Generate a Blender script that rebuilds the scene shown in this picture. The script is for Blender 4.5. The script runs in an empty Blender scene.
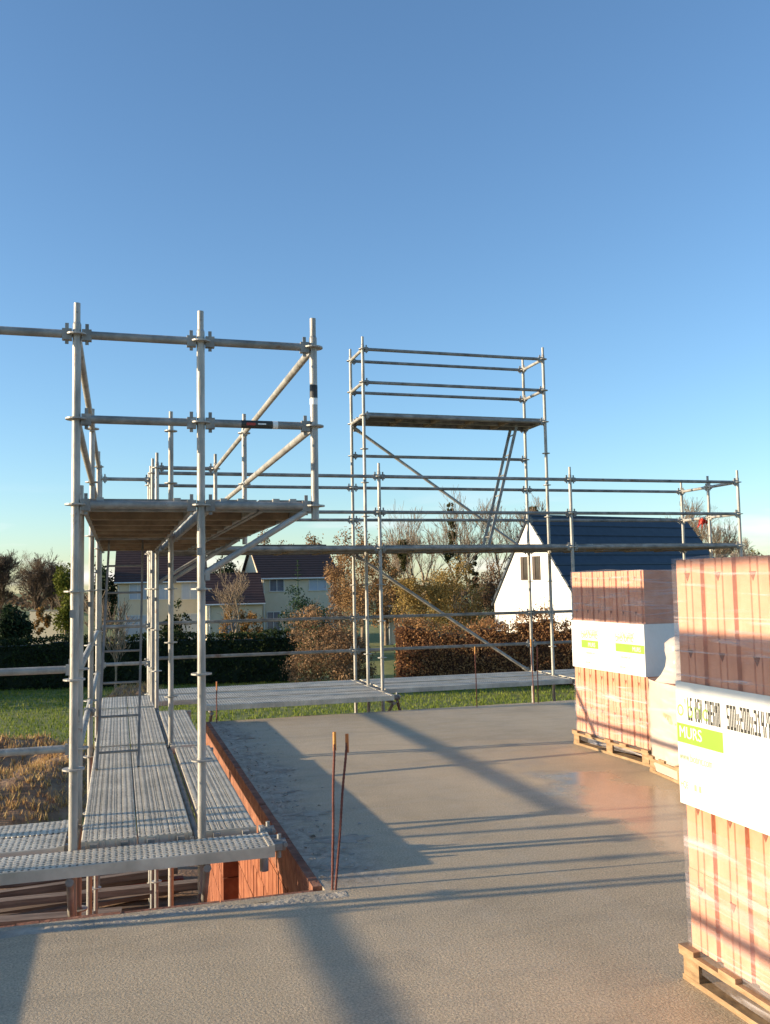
import bpy, bmesh, math, random
from mathutils import Vector, Matrix, noise
random.seed(7)
SC = bpy.context.scene
COL = SC.collection
H = 4.4                     # eye height above the garden
zL = 4.889                  # rosette level of the upper lift
zd = 2.889                  # rosette level of the lower lift
zs = 2.789                  # top of the concrete slab
TH, PITCH, ROLL, FPX = 0.28634, 0.078775, 0.018749, 906.97

# ------------------------------------------------------------------ helpers
def at(px, D, py=None):
    """Plan position seen in picture column px at D metres forward of the viewer."""
    xx = px - 385.0; yy = ((py if py is not None else 585.0) - 512.0)
    cr, sr = math.cos(ROLL), math.sin(ROLL)
    X = (cr*xx - sr*yy)/FPX; Y = -(sr*xx + cr*yy)/FPX
    cp, sp = math.cos(PITCH), math.sin(PITCH)
    F = cp - Y*sp; Z = sp + Y*cp
    t = D/F
    c, s = math.cos(TH), math.sin(TH)
    X *= t
    return Vector((c*X + s*D, -s*X + c*D, H + Z*t))
def zat(px, py, D): return at(px, D, py).z

def link(o, parent=None):
    COL.objects.link(o)
    if parent is not None: o.parent = parent
    return o
def meshobj(name, me, mats, parent=None):
    o = bpy.data.objects.new(name, me)
    if me.materials is not None and len(me.materials) == 0:
        for m in (mats if isinstance(mats, (list, tuple)) else [mats]): me.materials.append(m)
    return link(o, parent)
def tag(o, label=None, cat=None, group=None, kind=None):
    if label: o['label'] = label
    if cat: o['category'] = cat
    if group: o['group'] = group
    if kind: o['kind'] = kind
    return o
def empty(name, loc=(0,0,0), label=None, cat=None, group=None, rz=0):
    o = bpy.data.objects.new(name, None); o.location = loc; o.rotation_euler.z = rz
    o.empty_display_size = .1
    link(o); return tag(o, label, cat, group)

class MB:
    """collects shapes into one mesh"""
    def __init__(s): s.v=[]; s.f=[]; s.m=[]; s.sm=[]
    def add(s, vs, fs, mi=0, smooth=False):
        b=len(s.v); s.v += [tuple(v) for v in vs]
        for f in fs: s.f.append([b+i for i in f]); s.m.append(mi); s.sm.append(smooth)
    def box(s, a, b, mi=0, M=None):
        x0,y0,z0=a; x1,y1,z1=b
        vs=[Vector(p) for p in ((x0,y0,z0),(x1,y0,z0),(x1,y1,z0),(x0,y1,z0),(x0,y0,z1),(x1,y0,z1),(x1,y1,z1),(x0,y1,z1))]
        if M is not None: vs=[M@v for v in vs]
        s.add(vs,[(0,3,2,1),(4,5,6,7),(0,1,5,4),(1,2,6,5),(2,3,7,6),(3,0,4,7)],mi)
    def tube(s, a, b, r, r2=None, n=12, mi=0, caps=True, smooth=True):
        a=Vector(a); b=Vector(b); r2=r if r2 is None else r2
        d=(b-a)
        if d.length<1e-6: return
        d.normalize(); up=Vector((0,0,1)) if abs(d.z)<.95 else Vector((1,0,0))
        e=d.cross(up).normalized(); g=d.cross(e)
        vs=[]
        for c,rr in ((a,r),(b,r2)):
            for i in range(n):
                t=2*math.pi*i/n; vs.append(c+e*math.cos(t)*rr+g*math.sin(t)*rr)
        fs=[(i,(i+1)%n,n+(i+1)%n,n+i) for i in range(n)]
        s.add(vs,fs,mi,smooth)
        if caps:
            s.add(vs[:n],[tuple(range(n))],mi); s.add(vs[n:],[tuple(reversed(range(n)))],mi)
    def disc(s, c, r, t, n=16, mi=0): s.tube(Vector(c)-Vector((0,0,t/2)),Vector(c)+Vector((0,0,t/2)),r,n=n,mi=mi,smooth=False)
    def mesh(s, name):
        me=bpy.data.meshes.new(name); me.from_pydata(s.v,[],s.f)
        me.polygons.foreach_set('material_index',s.m); me.polygons.foreach_set('use_smooth',s.sm)
        me.update(); return me
    def build(s, name, mats, parent=None):
        me=s.mesh(name); bm=bmesh.new(); bm.from_mesh(me); bmesh.ops.recalc_face_normals(bm,faces=bm.faces); bm.to_mesh(me); bm.free()
        return meshobj(name, me, mats, parent)
    def raw(s, name, mats, parent=None): return meshobj(name, s.mesh(name), mats, parent)

# ------------------------------------------------------------------ materials
def newmat(name):
    m=bpy.data.materials.new(name); m.use_nodes=True
    nt=m.node_tree; b=nt.nodes['Principled BSDF']; return m,nt,b
def N(nt,t,**k):
    n=nt.nodes.new(t)
    for a,v in k.items(): setattr(n,a,v)
    return n
def noise_ramp(nt, scale, cols, coord='Object', detail=5, rough=.6, stretch=None, lo=.3, hi=.7):
    tc=N(nt,'ShaderNodeTexCoord'); src=tc.outputs[coord]
    if stretch:
        mp=N(nt,'ShaderNodeMapping'); mp.inputs['Scale'].default_value=stretch; nt.links.new(src,mp.inputs[0]); src=mp.outputs[0]
    n=N(nt,'ShaderNodeTexNoise'); n.inputs['Scale'].default_value=scale; n.inputs['Detail'].default_value=detail; n.inputs['Roughness'].default_value=rough
    nt.links.new(src,n.inputs['Vector'])
    r=N(nt,'ShaderNodeValToRGB'); e=r.color_ramp.elements
    e[0].position=lo; e[1].position=hi; e[0].color=(*cols[0],1); e[1].color=(*cols[-1],1)
    for i,c in enumerate(cols[1:-1]):
        q=e.new(lo+(hi-lo)*(i+1)/(len(cols)-1)); q.color=(*c,1)
    nt.links.new(n.outputs['Fac'],r.inputs[0]); return r,n,src
def mat(name, cols, scale=5, rough=.7, metal=0, bump=0, bscale=None, stretch=None, lo=.3, hi=.7, spec=None, coord='Object', island=0):
    m,nt,b=newmat(name)
    r,n,src=noise_ramp(nt,scale,cols,stretch=stretch,lo=lo,hi=hi,coord=coord)
    out=r.outputs[0]
    if island:
        g=N(nt,'ShaderNodeNewGeometry'); mr=N(nt,'ShaderNodeMapRange'); mr.inputs[3].default_value=1-island; mr.inputs[4].default_value=1+island
        nt.links.new(g.outputs['Random Per Island'],mr.inputs[0])
        mx=N(nt,'ShaderNodeVectorMath',operation='SCALE'); nt.links.new(out,mx.inputs[0]); nt.links.new(mr.outputs[0],mx.inputs['Scale']); out=mx.outputs[0]
    nt.links.new(out,b.inputs['Base Color'])
    b.inputs['Roughness'].default_value=rough; b.inputs['Metallic'].default_value=metal
    if spec is not None: b.inputs['Specular IOR Level'].default_value=spec
    if bump:
        n2=N(nt,'ShaderNodeTexNoise'); n2.inputs['Scale'].default_value=bscale or scale*4; n2.inputs['Detail'].default_value=6
        nt.links.new(src,n2.inputs['Vector'])
        bp=N(nt,'ShaderNodeBump'); bp.inputs['Strength'].default_value=bump; bp.inputs['Distance'].default_value=.02
        nt.links.new(n2.outputs['Fac'],bp.inputs['Height']); nt.links.new(bp.outputs[0],b.inputs['Normal'])
    return m
def leafmat(name, cols, scale=.6, trans=.25):
    m,nt,b=newmat(name)
    g=N(nt,'ShaderNodeNewGeometry')
    tc=N(nt,'ShaderNodeTexCoord'); n=N(nt,'ShaderNodeTexNoise'); n.inputs['Scale'].default_value=scale; n.inputs['Detail'].default_value=3
    nt.links.new(tc.outputs['Object'],n.inputs['Vector'])
    ma=N(nt,'ShaderNodeMath',operation='MULTIPLY_ADD'); ma.inputs[1].default_value=.5; nt.links.new(g.outputs['Random Per Island'],ma.inputs[0])
    m2=N(nt,'ShaderNodeMath',operation='MULTIPLY'); m2.inputs[1].default_value=.5; nt.links.new(n.outputs['Fac'],m2.inputs[0]); nt.links.new(m2.outputs[0],ma.inputs[2])
    r=N(nt,'ShaderNodeValToRGB'); e=r.color_ramp.elements
    e[0].position=.12; e[1].position=.85; e[0].color=(*cols[0],1); e[1].color=(*cols[-1],1)
    for i,c in enumerate(cols[1:-1]):
        q=e.new(.12+.73*(i+1)/(len(cols)-1)); q.color=(*c,1)
    nt.links.new(ma.outputs[0],r.inputs[0]); nt.links.new(r.outputs[0],b.inputs['Base Color'])
    b.inputs['Roughness'].default_value=.75; b.inputs['Specular IOR Level'].default_value=.2
    t=N(nt,'ShaderNodeBsdfTranslucent'); nt.links.new(r.outputs[0],t.inputs[0])
    mx=N(nt,'ShaderNodeMixShader'); mx.inputs[0].default_value=trans
    nt.links.new(b.outputs[0],mx.inputs[1]); nt.links.new(t.outputs[0],mx.inputs[2])
    nt.links.new(mx.outputs[0],nt.nodes['Material Output'].inputs[0]); return m

M={}
M['galv']=mat('galvanised_steel',[(.21,.205,.19),(.34,.33,.305),(.46,.445,.41)],scale=9,rough=.5,metal=.2,bump=.12,bscale=60,stretch=(1,1,.35))
M['galv2']=mat('weathered_galvanised_steel',[(.14,.137,.13),(.25,.243,.225),(.38,.365,.335)],scale=7,rough=.55,metal=.2,bump=.15,bscale=50)
M['rust']=mat('rusty_steel',[(.10,.045,.03),(.20,.10,.06),(.32,.26,.2)],scale=14,rough=.8,metal=.1,bump=.3)
M['dark']=mat('dark_rubber',[(.02,.02,.022),(.05,.05,.055)],scale=10,rough=.6)
M['ply']=mat('weathered_plywood',[(.15,.11,.075),(.24,.18,.12),(.33,.26,.18)],scale=6,rough=.75,stretch=(1,.15,1),bump=.1)
M['alu']=mat('dull_aluminium',[(.2,.2,.195),(.32,.315,.30)],scale=8,rough=.45,metal=.4)
def deckmat():
    m,nt,b=newmat('perforated_steel_deck')
    r,n,src=noise_ramp(nt,5,[(.46,.42,.34),(.62,.56,.46),(.76,.70,.58)])
    # punched dimples
    v=N(nt,'ShaderNodeTexVoronoi'); v.voronoi_dimensions='2D'; v.inputs['Scale'].default_value=30; v.inputs['Randomness'].default_value=.15
    nt.links.new(src,v.inputs['Vector'])
    rr=N(nt,'ShaderNodeValToRGB'); rr.color_ramp.elements[0].position=.16; rr.color_ramp.elements[1].position=.34
    rr.color_ramp.elements[0].color=(.10,.095,.085,1); rr.color_ramp.elements[1].color=(1,1,1,1)
    nt.links.new(v.outputs['Distance'],rr.inputs[0])
    ge=N(nt,'ShaderNodeNewGeometry'); sx=N(nt,'ShaderNodeSeparateXYZ'); nt.links.new(ge.outputs['Normal'],sx.inputs[0])
    gt=N(nt,'ShaderNodeMath',operation='GREATER_THAN'); gt.inputs[1].default_value=.8; nt.links.new(sx.outputs['Z'],gt.inputs[0])
    mx=N(nt,'ShaderNodeMix',data_type='RGBA',blend_type='MULTIPLY')
    nt.links.new(gt.outputs[0],mx.inputs[0]); nt.links.new(r.outputs[0],mx.inputs[6]); nt.links.new(rr.outputs[0],mx.inputs[7])
    nt.links.new(mx.outputs[2],b.inputs['Base Color'])
    b.inputs['Roughness'].default_value=.5; b.inputs['Metallic'].default_value=.3
    bp=N(nt,'ShaderNodeBump'); bp.inputs['Strength'].default_value=.8; bp.inputs['Distance'].default_value=.010
    nt.links.new(rr.outputs[0],bp.inputs['Height']); nt.links.new(bp.outputs[0],b.inputs['Normal'])
    return m
M['deck']=deckmat()
for k_ in ('galv','galv2'):   # rust freckles and mortar splashes
    nt=M[k_].node_tree; b=nt.nodes['Principled BSDF']; lk=b.inputs['Base Color'].links[0]; src0=lk.from_socket
    tc=N(nt,'ShaderNodeTexCoord')
    for sc_,lo_,hi_,cc in ((5.5,.60,.68,(.16,.075,.04,1)),(11,.64,.69,(.55,.53,.49,1))):
        n=N(nt,'ShaderNodeTexNoise'); n.inputs['Scale'].default_value=sc_; n.inputs['Detail'].default_value=7; n.inputs['Roughness'].default_value=.7; nt.links.new(tc.outputs['Object'],n.inputs['Vector'])
        r=N(nt,'ShaderNodeValToRGB'); r.color_ramp.elements[0].position=lo_; r.color_ramp.elements[1].position=hi_; r.color_ramp.elements[1].color=(.8,.8,.8,1); nt.links.new(n.outputs['Fac'],r.inputs[0])
        mx=N(nt,'ShaderNodeMix',data_type='RGBA'); nt.links.new(r.outputs[0],mx.inputs[0]); nt.links.new(src0,mx.inputs[6]); mx.inputs[7].default_value=cc; src0=mx.outputs[2]
    nt.links.new(src0,b.inputs['Base Color'])
M['terra']=mat('terracotta',[(.17,.05,.022),(.25,.08,.035),(.33,.125,.06)],scale=7,rough=.75,bump=.12,bscale=60,island=.08)
M['edge']=mat('dusty_terracotta',[(.13,.06,.04),(.24,.10,.06),(.32,.16,.10)],scale=9,rough=.9,bump=.4,bscale=40,island=.15)
M['brick']=mat('pale_terracotta_block',[(.54,.235,.14),(.62,.29,.18),(.68,.36,.25)],scale=6,rough=.8,bump=.1,bscale=70,island=.07)
M['brickdark']=mat('block_hole_shade',[(.20,.08,.05),(.26,.11,.07)],scale=6,rough=.9)
M['wood']=mat('pale_timber',[(.20,.12,.06),(.31,.20,.105),(.42,.29,.17)],scale=8,rough=.75,stretch=(1,1,4),bump=.2)
M['oldwood']=mat('old_timber',[(.10,.065,.045),(.20,.14,.10),(.30,.22,.16)],scale=5,rough=.85,stretch=(.3,3,3),bump=.3,island=.35)
M['redwood']=mat('red_painted_timber',[(.22,.05,.03),(.32,.08,.05)],scale=5,rough=.8)
M['label']=mat('white_printed_film',[(.66,.66,.64),(.74,.74,.72)],scale=3,rough=.35,bump=.35,bscale=7)
M['green']=mat('lime_print',[(.22,.42,.05),(.26,.47,.06)],scale=3,rough=.4)
M['limepale']=mat('pale_lime_print',[(.30,.48,.09),(.36,.54,.12)],scale=3,rough=.4)
M['whiteprint']=mat('white_print',[(.8,.8,.78),(.82,.82,.8)],scale=3,rough=.4)
M['blackprint']=mat('black_print',[(.02,.02,.02),(.05,.05,.045)],scale=3,rough=.5)
M['greyprint']=mat('grey_print',[(.28,.33,.20),(.34,.39,.24)],scale=3,rough=.5)
M['redprint']=mat('red_print',[(.35,.03,.02),(.4,.05,.03)],scale=3,rough=.5)
M['redcloth']=mat('red_cloth',[(.6,.06,.04),(.72,.1,.07)],scale=9,rough=.8)
M['yellow']=mat('yellow_cap',[(.45,.19,.04),(.58,.28,.06)],scale=9,rough=.5)
M['orange']=mat('orange_cap',[(.40,.12,.03),(.5,.17,.04)],scale=9,rough=.5)
M['rebar']=mat('rusty_rebar',[(.10,.035,.03),(.2,.07,.05)],scale=25,rough=.85,bump=.4,bscale=90)
def filmmat(name, base, amt, streak, lo=.30):
    m,nt,b=newmat(name)
    tc=N(nt,'ShaderNodeTexCoord'); mp=N(nt,'ShaderNodeMapping'); mp.inputs['Scale'].default_value=(.7,.7,streak); mp.inputs['Rotation'].default_value=(.12,.1,0)
    nt.links.new(tc.outputs['Object'],mp.inputs[0])
    n=N(nt,'ShaderNodeTexNoise'); n.inputs['Scale'].default_value=2.2; n.inputs['Detail'].default_value=7; n.inputs['Distortion'].default_value=1.2
    nt.links.new(mp.outputs[0],n.inputs['Vector'])
    r=N(nt,'ShaderNodeValToRGB'); e=r.color_ramp.elements; e[0].position=.50; e[1].position=.74
    e[0].color=(amt*lo,)*3+(1,); e[1].color=(min(amt*2.4,.95),)*3+(1,)
    nt.links.new(n.outputs['Fac'],r.inputs[0])
    b.inputs['Base Color'].default_value=(*base,1); b.inputs['Roughness'].default_value=.22
    bp=N(nt,'ShaderNodeBump'); bp.inputs['Strength'].default_value=.5; bp.inputs['Distance'].default_value=.015
    nt.links.new(n.outputs['Fac'],bp.inputs['Height']); nt.links.new(bp.outputs[0],b.inputs['Normal'])
    t=N(nt,'ShaderNodeBsdfTransparent'); mx=N(nt,'ShaderNodeMixShader')
    nt.links.new(r.outputs[0],mx.inputs[0]); nt.links.new(t.outputs[0],mx.inputs[1]); nt.links.new(b.outputs[0],mx.inputs[2])
    nt.links.new(mx.outputs[0],nt.nodes['Material Output'].inputs[0]); return m
M['film']=filmmat('clear_stretch_film',(.74,.70,.74),.24,10)
M['filmthick']=filmmat('cloudy_stretch_film',(.80,.69,.60),.9,3,.66)

def slabmat():
    m,nt,b=newmat('screed_concrete')
    L=nt.links.new
    tc=N(nt,'ShaderNodeTexCoord'); P=tc.outputs['Object']
    def nz(scale,detail=6,rough=.6,st=None,dist=0):
        s=P
        if st:
            mp=N(nt,'ShaderNodeMapping'); mp.inputs['Scale'].default_value=st; L(P,mp.inputs[0]); s=mp.outputs[0]
        n=N(nt,'ShaderNodeTexNoise'); n.inputs['Scale'].default_value=scale; n.inputs['Detail'].default_value=detail; n.inputs['Roughness'].default_value=rough; n.inputs['Distortion'].default_value=dist
        L(s,n.inputs['Vector']); return n.outputs['Fac']
    def ramp(f,a,b_,ca=(0,0,0),cb=(1,1,1)):
        r=N(nt,'ShaderNodeValToRGB'); r.color_ramp.elements[0].position=a; r.color_ramp.elements[1].position=b_
        r.color_ramp.elements[0].color=(*ca,1); r.color_ramp.elements[1].color=(*cb,1); L(f,r.inputs[0]); return r.outputs[0]
    def mixc(f,a,b_,bt='MIX'):
        x=N(nt,'ShaderNodeMix',data_type='RGBA',blend_type=bt)
        for i,v in ((0,f),(6,a),(7,b_)):
            if hasattr(v,'links'): L(v,x.inputs[i])
            elif isinstance(v,tuple): x.inputs[i].default_value=(*v,1)
            else: x.inputs[i].default_value=v
        return x.outputs[2]
    def math_(op,a,b_=None,c=None):
        x=N(nt,'ShaderNodeMath',operation=op)
        for i,v in enumerate((a,b_,c)):
            if v is None: continue
            if hasattr(v,'links'): L(v,x.inputs[i])
            else: x.inputs[i].default_value=v
        return x.outputs[0]
    base=ramp(nz(.7,8,.65,(1,.5,1)),.3,.72,(.41,.325,.21),(.58,.465,.315))
    grain=ramp(nz(95,4,.7),.28,.72,(.45,.45,.45),(1.45,1.45,1.45))
    col=mixc(1.0,base,grain,'MULTIPLY')
    sp=ramp(nz(210,2,.5),.66,.74)
    col=mixc(math_('MULTIPLY',sp,.5),col,(.09,.08,.07))
    sx=N(nt,'ShaderNodeSeparateXYZ'); L(P,sx.inputs[0])
    x,y=sx.outputs[0],sx.outputs[1]
    # rough mortar strip along the notch edge
    wob=nz(1.6,5,.6)
    e=math_('SUBTRACT',math_('ADD',x,math_('MULTIPLY',wob,-.9)),.72)
    strip=ramp(e,.05,.3,(1,1,1),(0,0,0))
    far=ramp(math_('SUBTRACT',y,4.75),.0,.15)
    strip=mixc(1.0,strip,far,'MULTIPLY')
    blot=ramp(nz(5,8,.75,(1.3,.8,1),1.5),.40,.62,(.12,.11,.10),(.48,.43,.36))
    col=mixc(math_('MULTIPLY',strip,.65),col,blot)
    # puddled film of water by the pallets, patchy
    wx=math_('SUBTRACT',x,3.65); wy=math_('SUBTRACT',y,5.7)
    rd=math_('SQRT',math_('ADD',math_('MULTIPLY',math_('MULTIPLY',wx,wx),2.2),math_('MULTIPLY',math_('MULTIPLY',wy,wy),.35)))
    rd=math_('ADD',rd,math_('MULTIPLY',math_('SUBTRACT',nz(1.9,7,.65),.5),1.5))
    wet=ramp(rd,.65,1.45,(1,1,1),(0,0,0))
    col=mixc(math_('MULTIPLY',wet,.45),col,(.12,.10,.08))
    st=ramp(nz(1.1,7,.7,(1,2.2,1),1.2),.50,.70)
    col=mixc(math_('MULTIPLY',st,.30),col,(.17,.145,.11))
    st2=ramp(nz(.9,6,.65,(3.2,.6,1),2.0),.55,.72)
    col=mixc(math_('MULTIPLY',st2,.25),col,(.46,.41,.33))
    L(col,b.inputs['Base Color'])
    rg=ramp(nz(3,6,.6,(1,3,1)),.3,.7,(.46,.46,.46),(.66,.66,.66))
    L(mixc(math_('MULTIPLY',wet,.93),rg,(.09,.09,.09)),b.inputs['Roughness'])
    hh=math_('ADD',math_('MULTIPLY',nz(85,4,.7),math_('SUBTRACT',1.0,math_('MULTIPLY',wet,.85))),math_('MULTIPLY',nz(6,6,.7,None,1),math_('ADD',.15,math_('MULTIPLY',strip,2.2))))
    bp=N(nt,'ShaderNodeBump'); bp.inputs['Strength'].default_value=.65; bp.inputs['Distance'].default_value=.008
    L(hh,bp.inputs['Height']); L(bp.outputs[0],b.inputs['Normal'])
    return m
M['slab']=slabmat()

# ------------------------------------------------------------------ camera, sun, sky
cam=bpy.data.cameras.new('camera'); co=bpy.data.objects.new('camera',cam); link(co)
c_,s_=math.cos(TH),math.sin(TH); cp,sp_=math.cos(PITCH),math.sin(PITCH)
R0=Vector((c_,-s_,0)); F=Vector((s_*cp,c_*cp,sp_)); U0=Vector((-s_*sp_,-c_*sp_,cp))
R=R0*math.cos(ROLL)-U0*math.sin(ROLL); U=R0*math.sin(ROLL)+U0*math.cos(ROLL)
mw=Matrix((R,U,-F)).transposed().to_4x4(); mw.translation=(0,0,H); co.matrix_world=mw
cam.sensor_fit='VERTICAL'; cam.sensor_height=36; cam.lens=36*FPX/1024; cam.clip_end=3000; cam.clip_start=.05
SC.camera=co
AZ=math.radians(6.5); EL=math.radians(10.4)
tosun=Vector((-math.cos(AZ)*math.cos(EL), math.sin(AZ)*math.cos(EL), math.sin(EL)))
sl=bpy.data.lights.new('sun','SUN'); sl.energy=5.0; sl.angle=math.radians(.55); sl.color=(1,.80,.54)
so=bpy.data.objects.new('sun',sl); link(so); so.rotation_euler=tosun.to_track_quat('Z','Y').to_euler(); so.location=(-20,0,20)
w=bpy.data.worlds.new('World'); SC.world=w; w.use_nodes=True; nt=w.node_tree
bg=nt.nodes['Background']; sky=N(nt,'ShaderNodeTexSky'); sky.sky_type='NISHITA'; sky.sun_disc=False
sky.sun_elevation=EL; sky.sun_rotation=math.atan2(tosun.x,tosun.y); sky.air_density=1.0; sky.dust_density=.35; sky.ozone_density=3.2; sky.altitude=50
bg.inputs[1].default_value=.125
# thin cloud streaks low over the horizon
tc=N(nt,'ShaderNodeTexCoord'); mp=N(nt,'ShaderNodeMapping'); mp.inputs['Scale'].default_value=(1,1,6); nt.links.new(tc.outputs['Generated'],mp.inputs[0])
n=N(nt,'ShaderNodeTexNoise'); n.inputs['Scale'].default_value=5; n.inputs['Detail'].default_value=8; nt.links.new(mp.outputs[0],n.inputs['Vector'])
r=N(nt,'ShaderNodeValToRGB'); r.color_ramp.elements[0].position=.52; r.color_ramp.elements[1].position=.72; nt.links.new(n.outputs['Fac'],r.inputs[0])
sx=N(nt,'ShaderNodeSeparateXYZ'); nt.links.new(tc.outputs['Generated'],sx.inputs[0])
mr=N(nt,'ShaderNodeMapRange'); mr.inputs[1].default_value=.03; mr.inputs[2].default_value=.11; mr.inputs[3].default_value=.75; mr.inputs[4].default_value=0; nt.links.new(sx.outputs[2],mr.inputs[0])
mu=N(nt,'ShaderNodeMath',operation='MULTIPLY'); nt.links.new(r.outputs[0],mu.inputs[0]); nt.links.new(mr.outputs[0],mu.inputs[1])
mx=N(nt,'ShaderNodeMix',data_type='RGBA'); mx.inputs[7].default_value=(5.6,5.2,5.4,1)
nt.links.new(mu.outputs[0],mx.inputs[0]); wbn=N(nt,'ShaderNodeMix',data_type='RGBA',blend_type='MULTIPLY'); wbn.inputs[0].default_value=1; wbn.inputs[7].default_value=(1.13,1.17,1.19,1); nt.links.new(sky.outputs[0],wbn.inputs[6]); nt.links.new(wbn.outputs[2],mx.inputs[6]); nt.links.new(mx.outputs[2],bg.inputs[0])
SC.view_settings.view_transform='Standard'; SC.view_settings.look='None'; SC.view_settings.gamma=1; SC.view_settings.exposure=.9

# ------------------------------------------------------------------ scaffold kit
def standard(u,v,top_level,bottom,parent,mat_='galv',pat=0):
    """tube with rosettes every half metre, spigot at its top"""
    m=MB(); zt=zL+.5*top_level
    m.tube((u,v,bottom),(u,v,zt+.06),.0242,n=16)
    m.tube((u,v,zt+.06),(u,v,zt+.075),.0242,.019,n=16)
    m.tube((u,v,zt+.07),(u,v,zt+.188),.0190,n=14)
    m.tube((u,v-.0195,zt+.13),(u,v-.021,zt+.13),.006,n=8,mi=1)
    k=top_level
    while zL+.5*k>bottom+.02:
        z=zL+.5*k
        m.disc((u,v,z),.0610,.009,20)
        m.tube((u,v,z-.012),(u,v,z+.012),.0275,n=16)
        k-=1
    # joints: swaged collar and pin every two metres
    zj=zL+.5*top_level-1.2-.35*pat
    while zj>bottom+.3:
        m.tube((u,v,zj-.03),(u,v,zj+.03),.0255,n=16,mi=0)
        m.box((u-.0262,v-.0262,zj-.10),(u+.004,v-.012,zj-.055),1)
        zj-=2.0
    if bottom<1:   # base jack
        m.tube((u,v,bottom-.25),(u,v,bottom),.018,n=10)
        m.box((u-.075,v-.075,bottom-.26),(u+.075,v+.075,bottom-.25),1)
    return m.build('standard',[M[mat_],M['galv2']],parent)
def head(m,p,d):
    """wedge head gripping a rosette; p = standard axis, d = unit vector away from it"""
    p=Vector(p); d=Vector(d); s=Vector((0,0,1)).cross(d)
    MM=Matrix((d,s,Vector((0,0,1)))).transposed().to_4x4(); MM.translation=p
    m.box((.028,-.021,-.036),(.082,.021,.030),0,MM)
    m.box((.046,-.004,-.058),(.066,.004,.066),1,MM)
def ledger(a,b,parent,name='ledger',r=.0242,mat_='galv2'):
    a=Vector(a);b=Vector(b);d=(b-a).normalized(); m=MB()
    m.tube(a+d*.078,b-d*.078,r,n=14); head(m,a,d); head(m,b,-d)
    return m.build(name,[M[mat_],M['galv2']],parent)
def brace(a,b,parent,r=.0242):
    a=Vector(a);b=Vector(b);d=(b-a).normalized(); m=MB()
    m.tube(a,b,r,n=12)
    for q,w_ in ((a,1),(b,-1)): m.tube(q-d*.03*w_,q+d*.09*w_,.031,n=8); m.box(q-Vector((.02,.02,.05)),q+Vector((.02,.02,.05)),1)
    return m.build('diagonal_brace',[M['galv'],M['galv2']],parent)
def plank(u0,u1,v0,v1,z,parent,along):
    """ribbed steel deck plank; z = underside, along 'u' or 'v'"""
    L=(u1-u0) if along=='u' else (v1-v0); W=(v1-v0) if along=='u' else (u1-u0); T=.062
    ribs=5; prof=[(0,0),(0,T-.004),(.006,T)]
    mrg=.038; step=(W-2*mrg)/ribs
    for i in range(ribs):
        x=mrg+i*step
        prof+=[(x,T),(x+.002,T-.004),(x+step*.14,T-.004),(x+step*.14+.002,T)]
    prof+=[(W-.006,T),(W,T-.004),(W,0),(W-.03,0),(W-.03,.004),(W-.004,.004),(W-.004,T-.012),(.004,T-.012),(.004,.004),(.03,.004),(.03,0)]
    m=MB()
    def pt(s,w,h): return (u0+s,v0+w,z+h) if along=='u' else (u0+w,v0+s,z+h)
    n=len(prof); cuts=[.0,.035,L-.035,L]
    a=[pt(.035,*p) for p in prof]; b=[pt(L-.035,*p) for p in prof]
    m.add(a+b,[(i,(i+1)%n,n+(i+1)%n,n+i) for i in range(n)])
    # flat end caps and the claws that hook over the ledger
    for s0,s1 in ((0,.036),(L-.036,L)):
        p=pt(s0,0.001,.0); q=pt(s1,W-.001,T+.003)
        m.box((min(p[0],q[0]),min(p[1],q[1]),p[2]),(max(p[0],q[0]),max(p[1],q[1]),q[2]))
    for s0,s1 in ((-.05,.0),(L,L+.05)):
        for wq in (.05,W-.09):
            p=pt(s0,wq,.02); q=pt(s1,wq+.04,T-.006)
            m.box((min(p[0],q[0]),min(p[1],q[1]),p[2]),(max(p[0],q[0]),max(p[1],q[1]),q[2]),1)
    return m.build('deck_plank',[M['deck'],M['galv2']],parent)
def plydeck(u0,u1,v0,v1,z,parent,along,hooks=True):
    """plywood platform in an aluminium frame, ribbed underneath"""
    m=MB(); T=.075
    m.box((u0+.03,v0+.03,z+T-.014),(u1-.03,v1-.03,z+T-.002),0)
    m.box((u0,v0,z),(u0+.028,v1,z+T),1); m.box((u1-.028,v0,z),(u1,v1,z+T),1)
    m.box((u0+.029,v0,z),(u1-.029,v0+.028,z+T),1); m.box((u0+.029,v1-.028,z),(u1-.029,v1,z+T),1)
    L=(v1-v0) if along=='v' else (u1-u0); k=int(L/.52)
    for i in range(1,k):
        s=L*i/k
        if along=='v': m.box((u0+.03,v0+s-.03,z-.012),(u1-.03,v0+s+.03,z+T-.016),2)
        else: m.box((u0+s-.03,v0+.03,z-.012),(u0+s+.03,v1-.03,z+T-.016),2)
    for e in (0,1):
        for q in (.08,-.12):
            if along=='v':
                x=(u0 if q>0 else u1)+q; y=v0-.045 if e==0 else v1+.001
                m.box((x,y,z+.025),(x+.04,y+.044,z+T+.004),3)
            else:
                y=(v0 if q>0 else v1)+q; x=u0-.045 if e==0 else u1+.001
                m.box((x,y,z+.025),(x+.044,y+.04,z+T+.004),3)
    return m.build('deck_plank',[M['ply'],M['galv2'],M['ply'],M['galv']],parent)
def coupler(p,parent):
    m=MB(); p=Vector(p)
    m.tube(p-Vector((.035,0,0)),p+Vector((.035,0,0)),.036,n=12); m.tube(p-Vector((0,0,.07)),p+Vector((0,0,.06)),.012,n=8,mi=1)
    m.box(p+Vector((-.05,-.03,-.02)),p+Vector((-.02,.05,.03)),1); m.tube(p+Vector((.03,-.05,.01)),p+Vector((.03,.05,.01)),.014,n=6,mi=1)
    return m.build('coupler',[M['galv2'],M['galv']],parent)

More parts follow.
